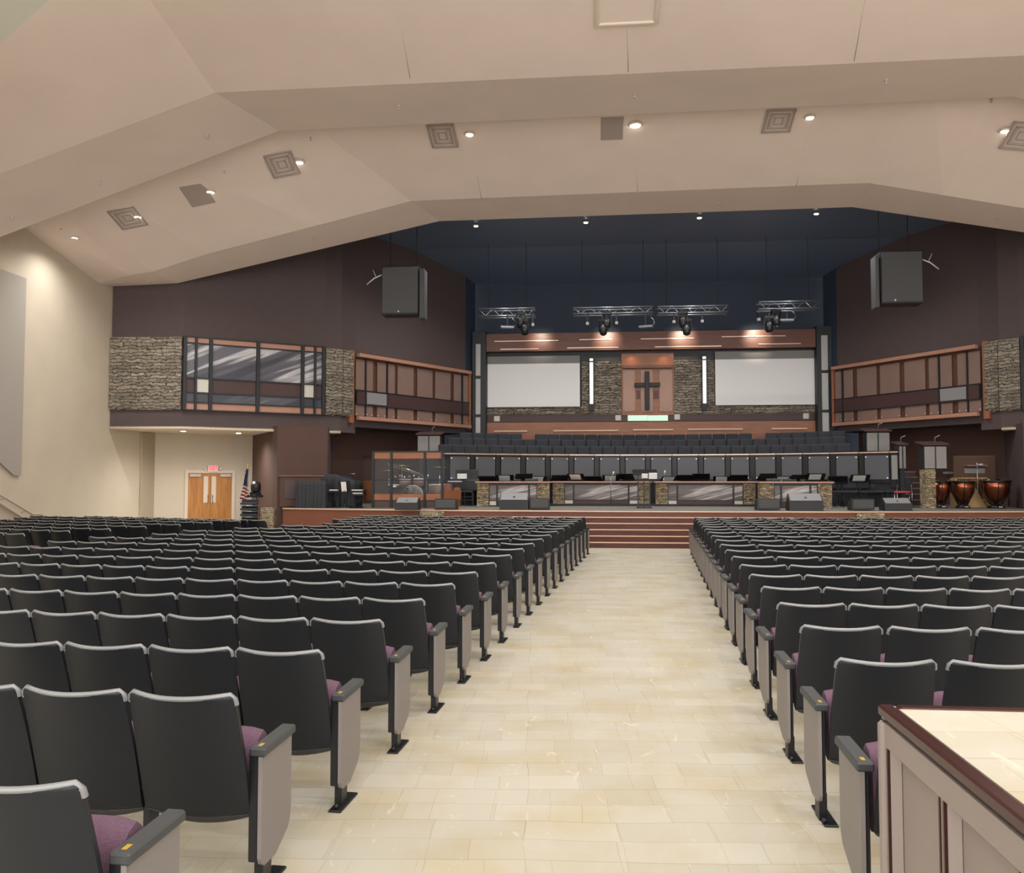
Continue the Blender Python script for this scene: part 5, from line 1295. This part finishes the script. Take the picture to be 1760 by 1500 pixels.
# outer aisle line of the left block, from pictured seat tops
EL = [onZ(px, py, .87) for (px, py) in ((8, 930), (100, 924), (184, 919), (257, 914.5), (321, 910), (382, 906), (437, 902.6), (488, 900), (553, 896.5))]
ELl = sorted([(e.y, e.x) for e in EL])
def xlim(y):
    if y < ELl[0][0]: return ELl[0][1]-(ELl[0][0]-y)*.6
    return prof(ELl, y)
ROWN = len(LY)
for r, y0 in enumerate(LY):
    # left block
    y0 += .04; ax, ay = lx(y0)-(.045 if r else -.015), y0
    R = hypot(ax-CX, ay-CY); th0 = atan2(ax-CX, -(ay-CY))        # angle from -y
    j = 0
    while j < 40:
        pt = PITCH
        th = th0-(j+.5)*pt/R; x = CX+R*sin(th); y = CY-R*cos(th)
        if x < xlim(y): break
        placed.append(('L', r, j, x, y, th, j == 0)); j += 1
    # right block
    yR = y0+.05; ax, ay = rx(yR)+.01, yR
    if r == 0: continue
    R = hypot(ax-CX, ay-CY); th0 = atan2(ax-CX, -(ay-CY)); pt = .53 if r in (1, 2) else (.51 if r == 3 else PITCH); j = 0
    nmax = 24
    while j < nmax:
        th = th0+(j+.5)*PITCH/R*(pt/PITCH); x = CX+R*sin(th); y = CY-R*cos(th)
        if x > 9.9+(y-20)*.2: break
        placed.append(('R', r, j, x, y, th, j == 0)); j += 1
# far left block: straight rows
FR = [onZ(px, py, .87) for (px, py) in ((463, 893), (419, 894), (371, 896.6), (316, 900), (257, 903.5), (196, 907.7), (126, 911), (48, 916))]
a0 = onZ(154, 885.6, .87); dirv = (a0-FR[0]); ang2 = atan2(dirv.y, -dirv.x)        # tilt of the rows
for r, p in enumerate(FR):
    for j in range(11+2*r):
        x = p.x-(j+.5)*PITCH*cos(ang2); y = p.y+.33+(j+.5)*PITCH*sin(ang2)
        if x < XL+.5: break
        placed.append(('F', r, j, x, y, -ang2, j == 0))
def vis(x, y):
    X = x*cos(YAW)+y*sin(YAW); D = -x*sin(YAW)+y*cos(YAW)
    if D < .3: return None
    px = 880+FP*X/D
    return D if -0.32*FP/D-10 < px < 1760+.32*FP/D+10 else None
vl = [(vis(p[3], p[4]), p) for p in placed]; vl = [q for q in vl if q[0]]
vl.sort(key=lambda q: q[0]); near, far = vl[:300], vl[300:]
BLK = {'L': ('left of the aisle', 'seats left of the aisle'), 'R': ('right of the aisle', 'seats right of the aisle'), 'F': ('in the far left block', 'seats of the far left block')}
for D, (blk, r, j, x, y, th, end) in near:
    side = -1 if blk in 'LF' else 1
    t = get_seat(side, end); t.location = (x, y, 0); t.rotation_euler = (0, 0, th)
    rn = r if blk == 'L' else (r-1 if blk == 'R' else 7-r)
    if blk == 'F': lab = 'black theater seat, far left block, %s seat in, %s row' % (ORD[j], ORD[r])
    else: lab = 'black theater seat %s, %s seat in, %s row from near end' % (BLK[blk][0], ORD[j], ORD[rn])
    tag(t, lab, 'seat', BLK[blk][1])
mb = MB()
for D, (blk, r, j, x, y, th, end) in far:
    side = -1 if blk in 'LF' else 1
    flat_seat(side, end, Matrix.Translation((x, y, 0)) @ Matrix.Rotation(th, 4, 'Z'), mb)
if far:
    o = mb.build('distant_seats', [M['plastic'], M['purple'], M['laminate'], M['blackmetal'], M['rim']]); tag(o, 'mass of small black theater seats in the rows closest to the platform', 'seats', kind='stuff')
print('SEATS', len(vl), len(near), len(far))
# small paper cards on the front row ends
# ================================================================== COUNTER AT THE LOWER RIGHT
zc = 1.05; c0 = onZ(1508, 1209, zc); t = thing('sound_booth_counter', 'taupe panelled counter with cream stone top and dark cherry edge', 'counter', (c0.x, c0.y, 0))
W_, Lc = 2.6, 2.9
part('worktop', MB().box(.05, W_, -Lc, -.045, zc-.03, zc-.004), M['floor'], t, 'cream stone look top')
mb = MB(); mb.box(0, .045, -Lc, 0, zc-.034, zc, .006); mb.box(.052, W_, -.048, 0, zc-.045, zc, .008); part('edge_trim', mb, M['cherry'], t, 'dark cherry edging')
part('body', MB().box(.035, W_, -Lc, -.02, 0, zc-.045), M['taupe'], t)
zr = .935
part('top_rail', MB().box(.004, .035, -Lc, -.03, zr, zc-.045), M['taupe'], t)
part('corner_post', MB().box(-.006, .03, -.05, -.006, 0, zc-.045, .01), M['taupe'], t)
part('base_rail', MB().box(.004, .035, -Lc, -.03, 0, .16), M['taupe'], t)
yv = -.05
for k in range(6):
    a, b = yv-.03, yv-.43
    part('stile', MB().box(.004, .035, a, yv, .16, zr), M['taupe'], t)
    # bevelled moulding round each sunk panel
    m_ = MB(); o, i_ = .006, .03
    m_.add([(o, a, .16), (o, b, .16), (o, b, zr), (o, a, zr), (.033, a-i_, .16+i_), (.033, b+i_, .16+i_), (.033, b+i_, zr-i_), (.033, a-i_, zr-i_)], [(0, 1, 5, 4), (1, 2, 6, 5), (2, 3, 7, 6), (3, 0, 4, 7)])
    part('moulding', m_, M['taupe'], t)
    part('reveal', MB().box(.0, .012, a-.003, a+.006, .16, zr), M['cherry'], t, 'thin dark cherry line')
    part('reveal', MB().box(.0, .012, b-.004, b+.004, .16, zr), M['cherry'], t, 'thin dark cherry line')
    yv = b
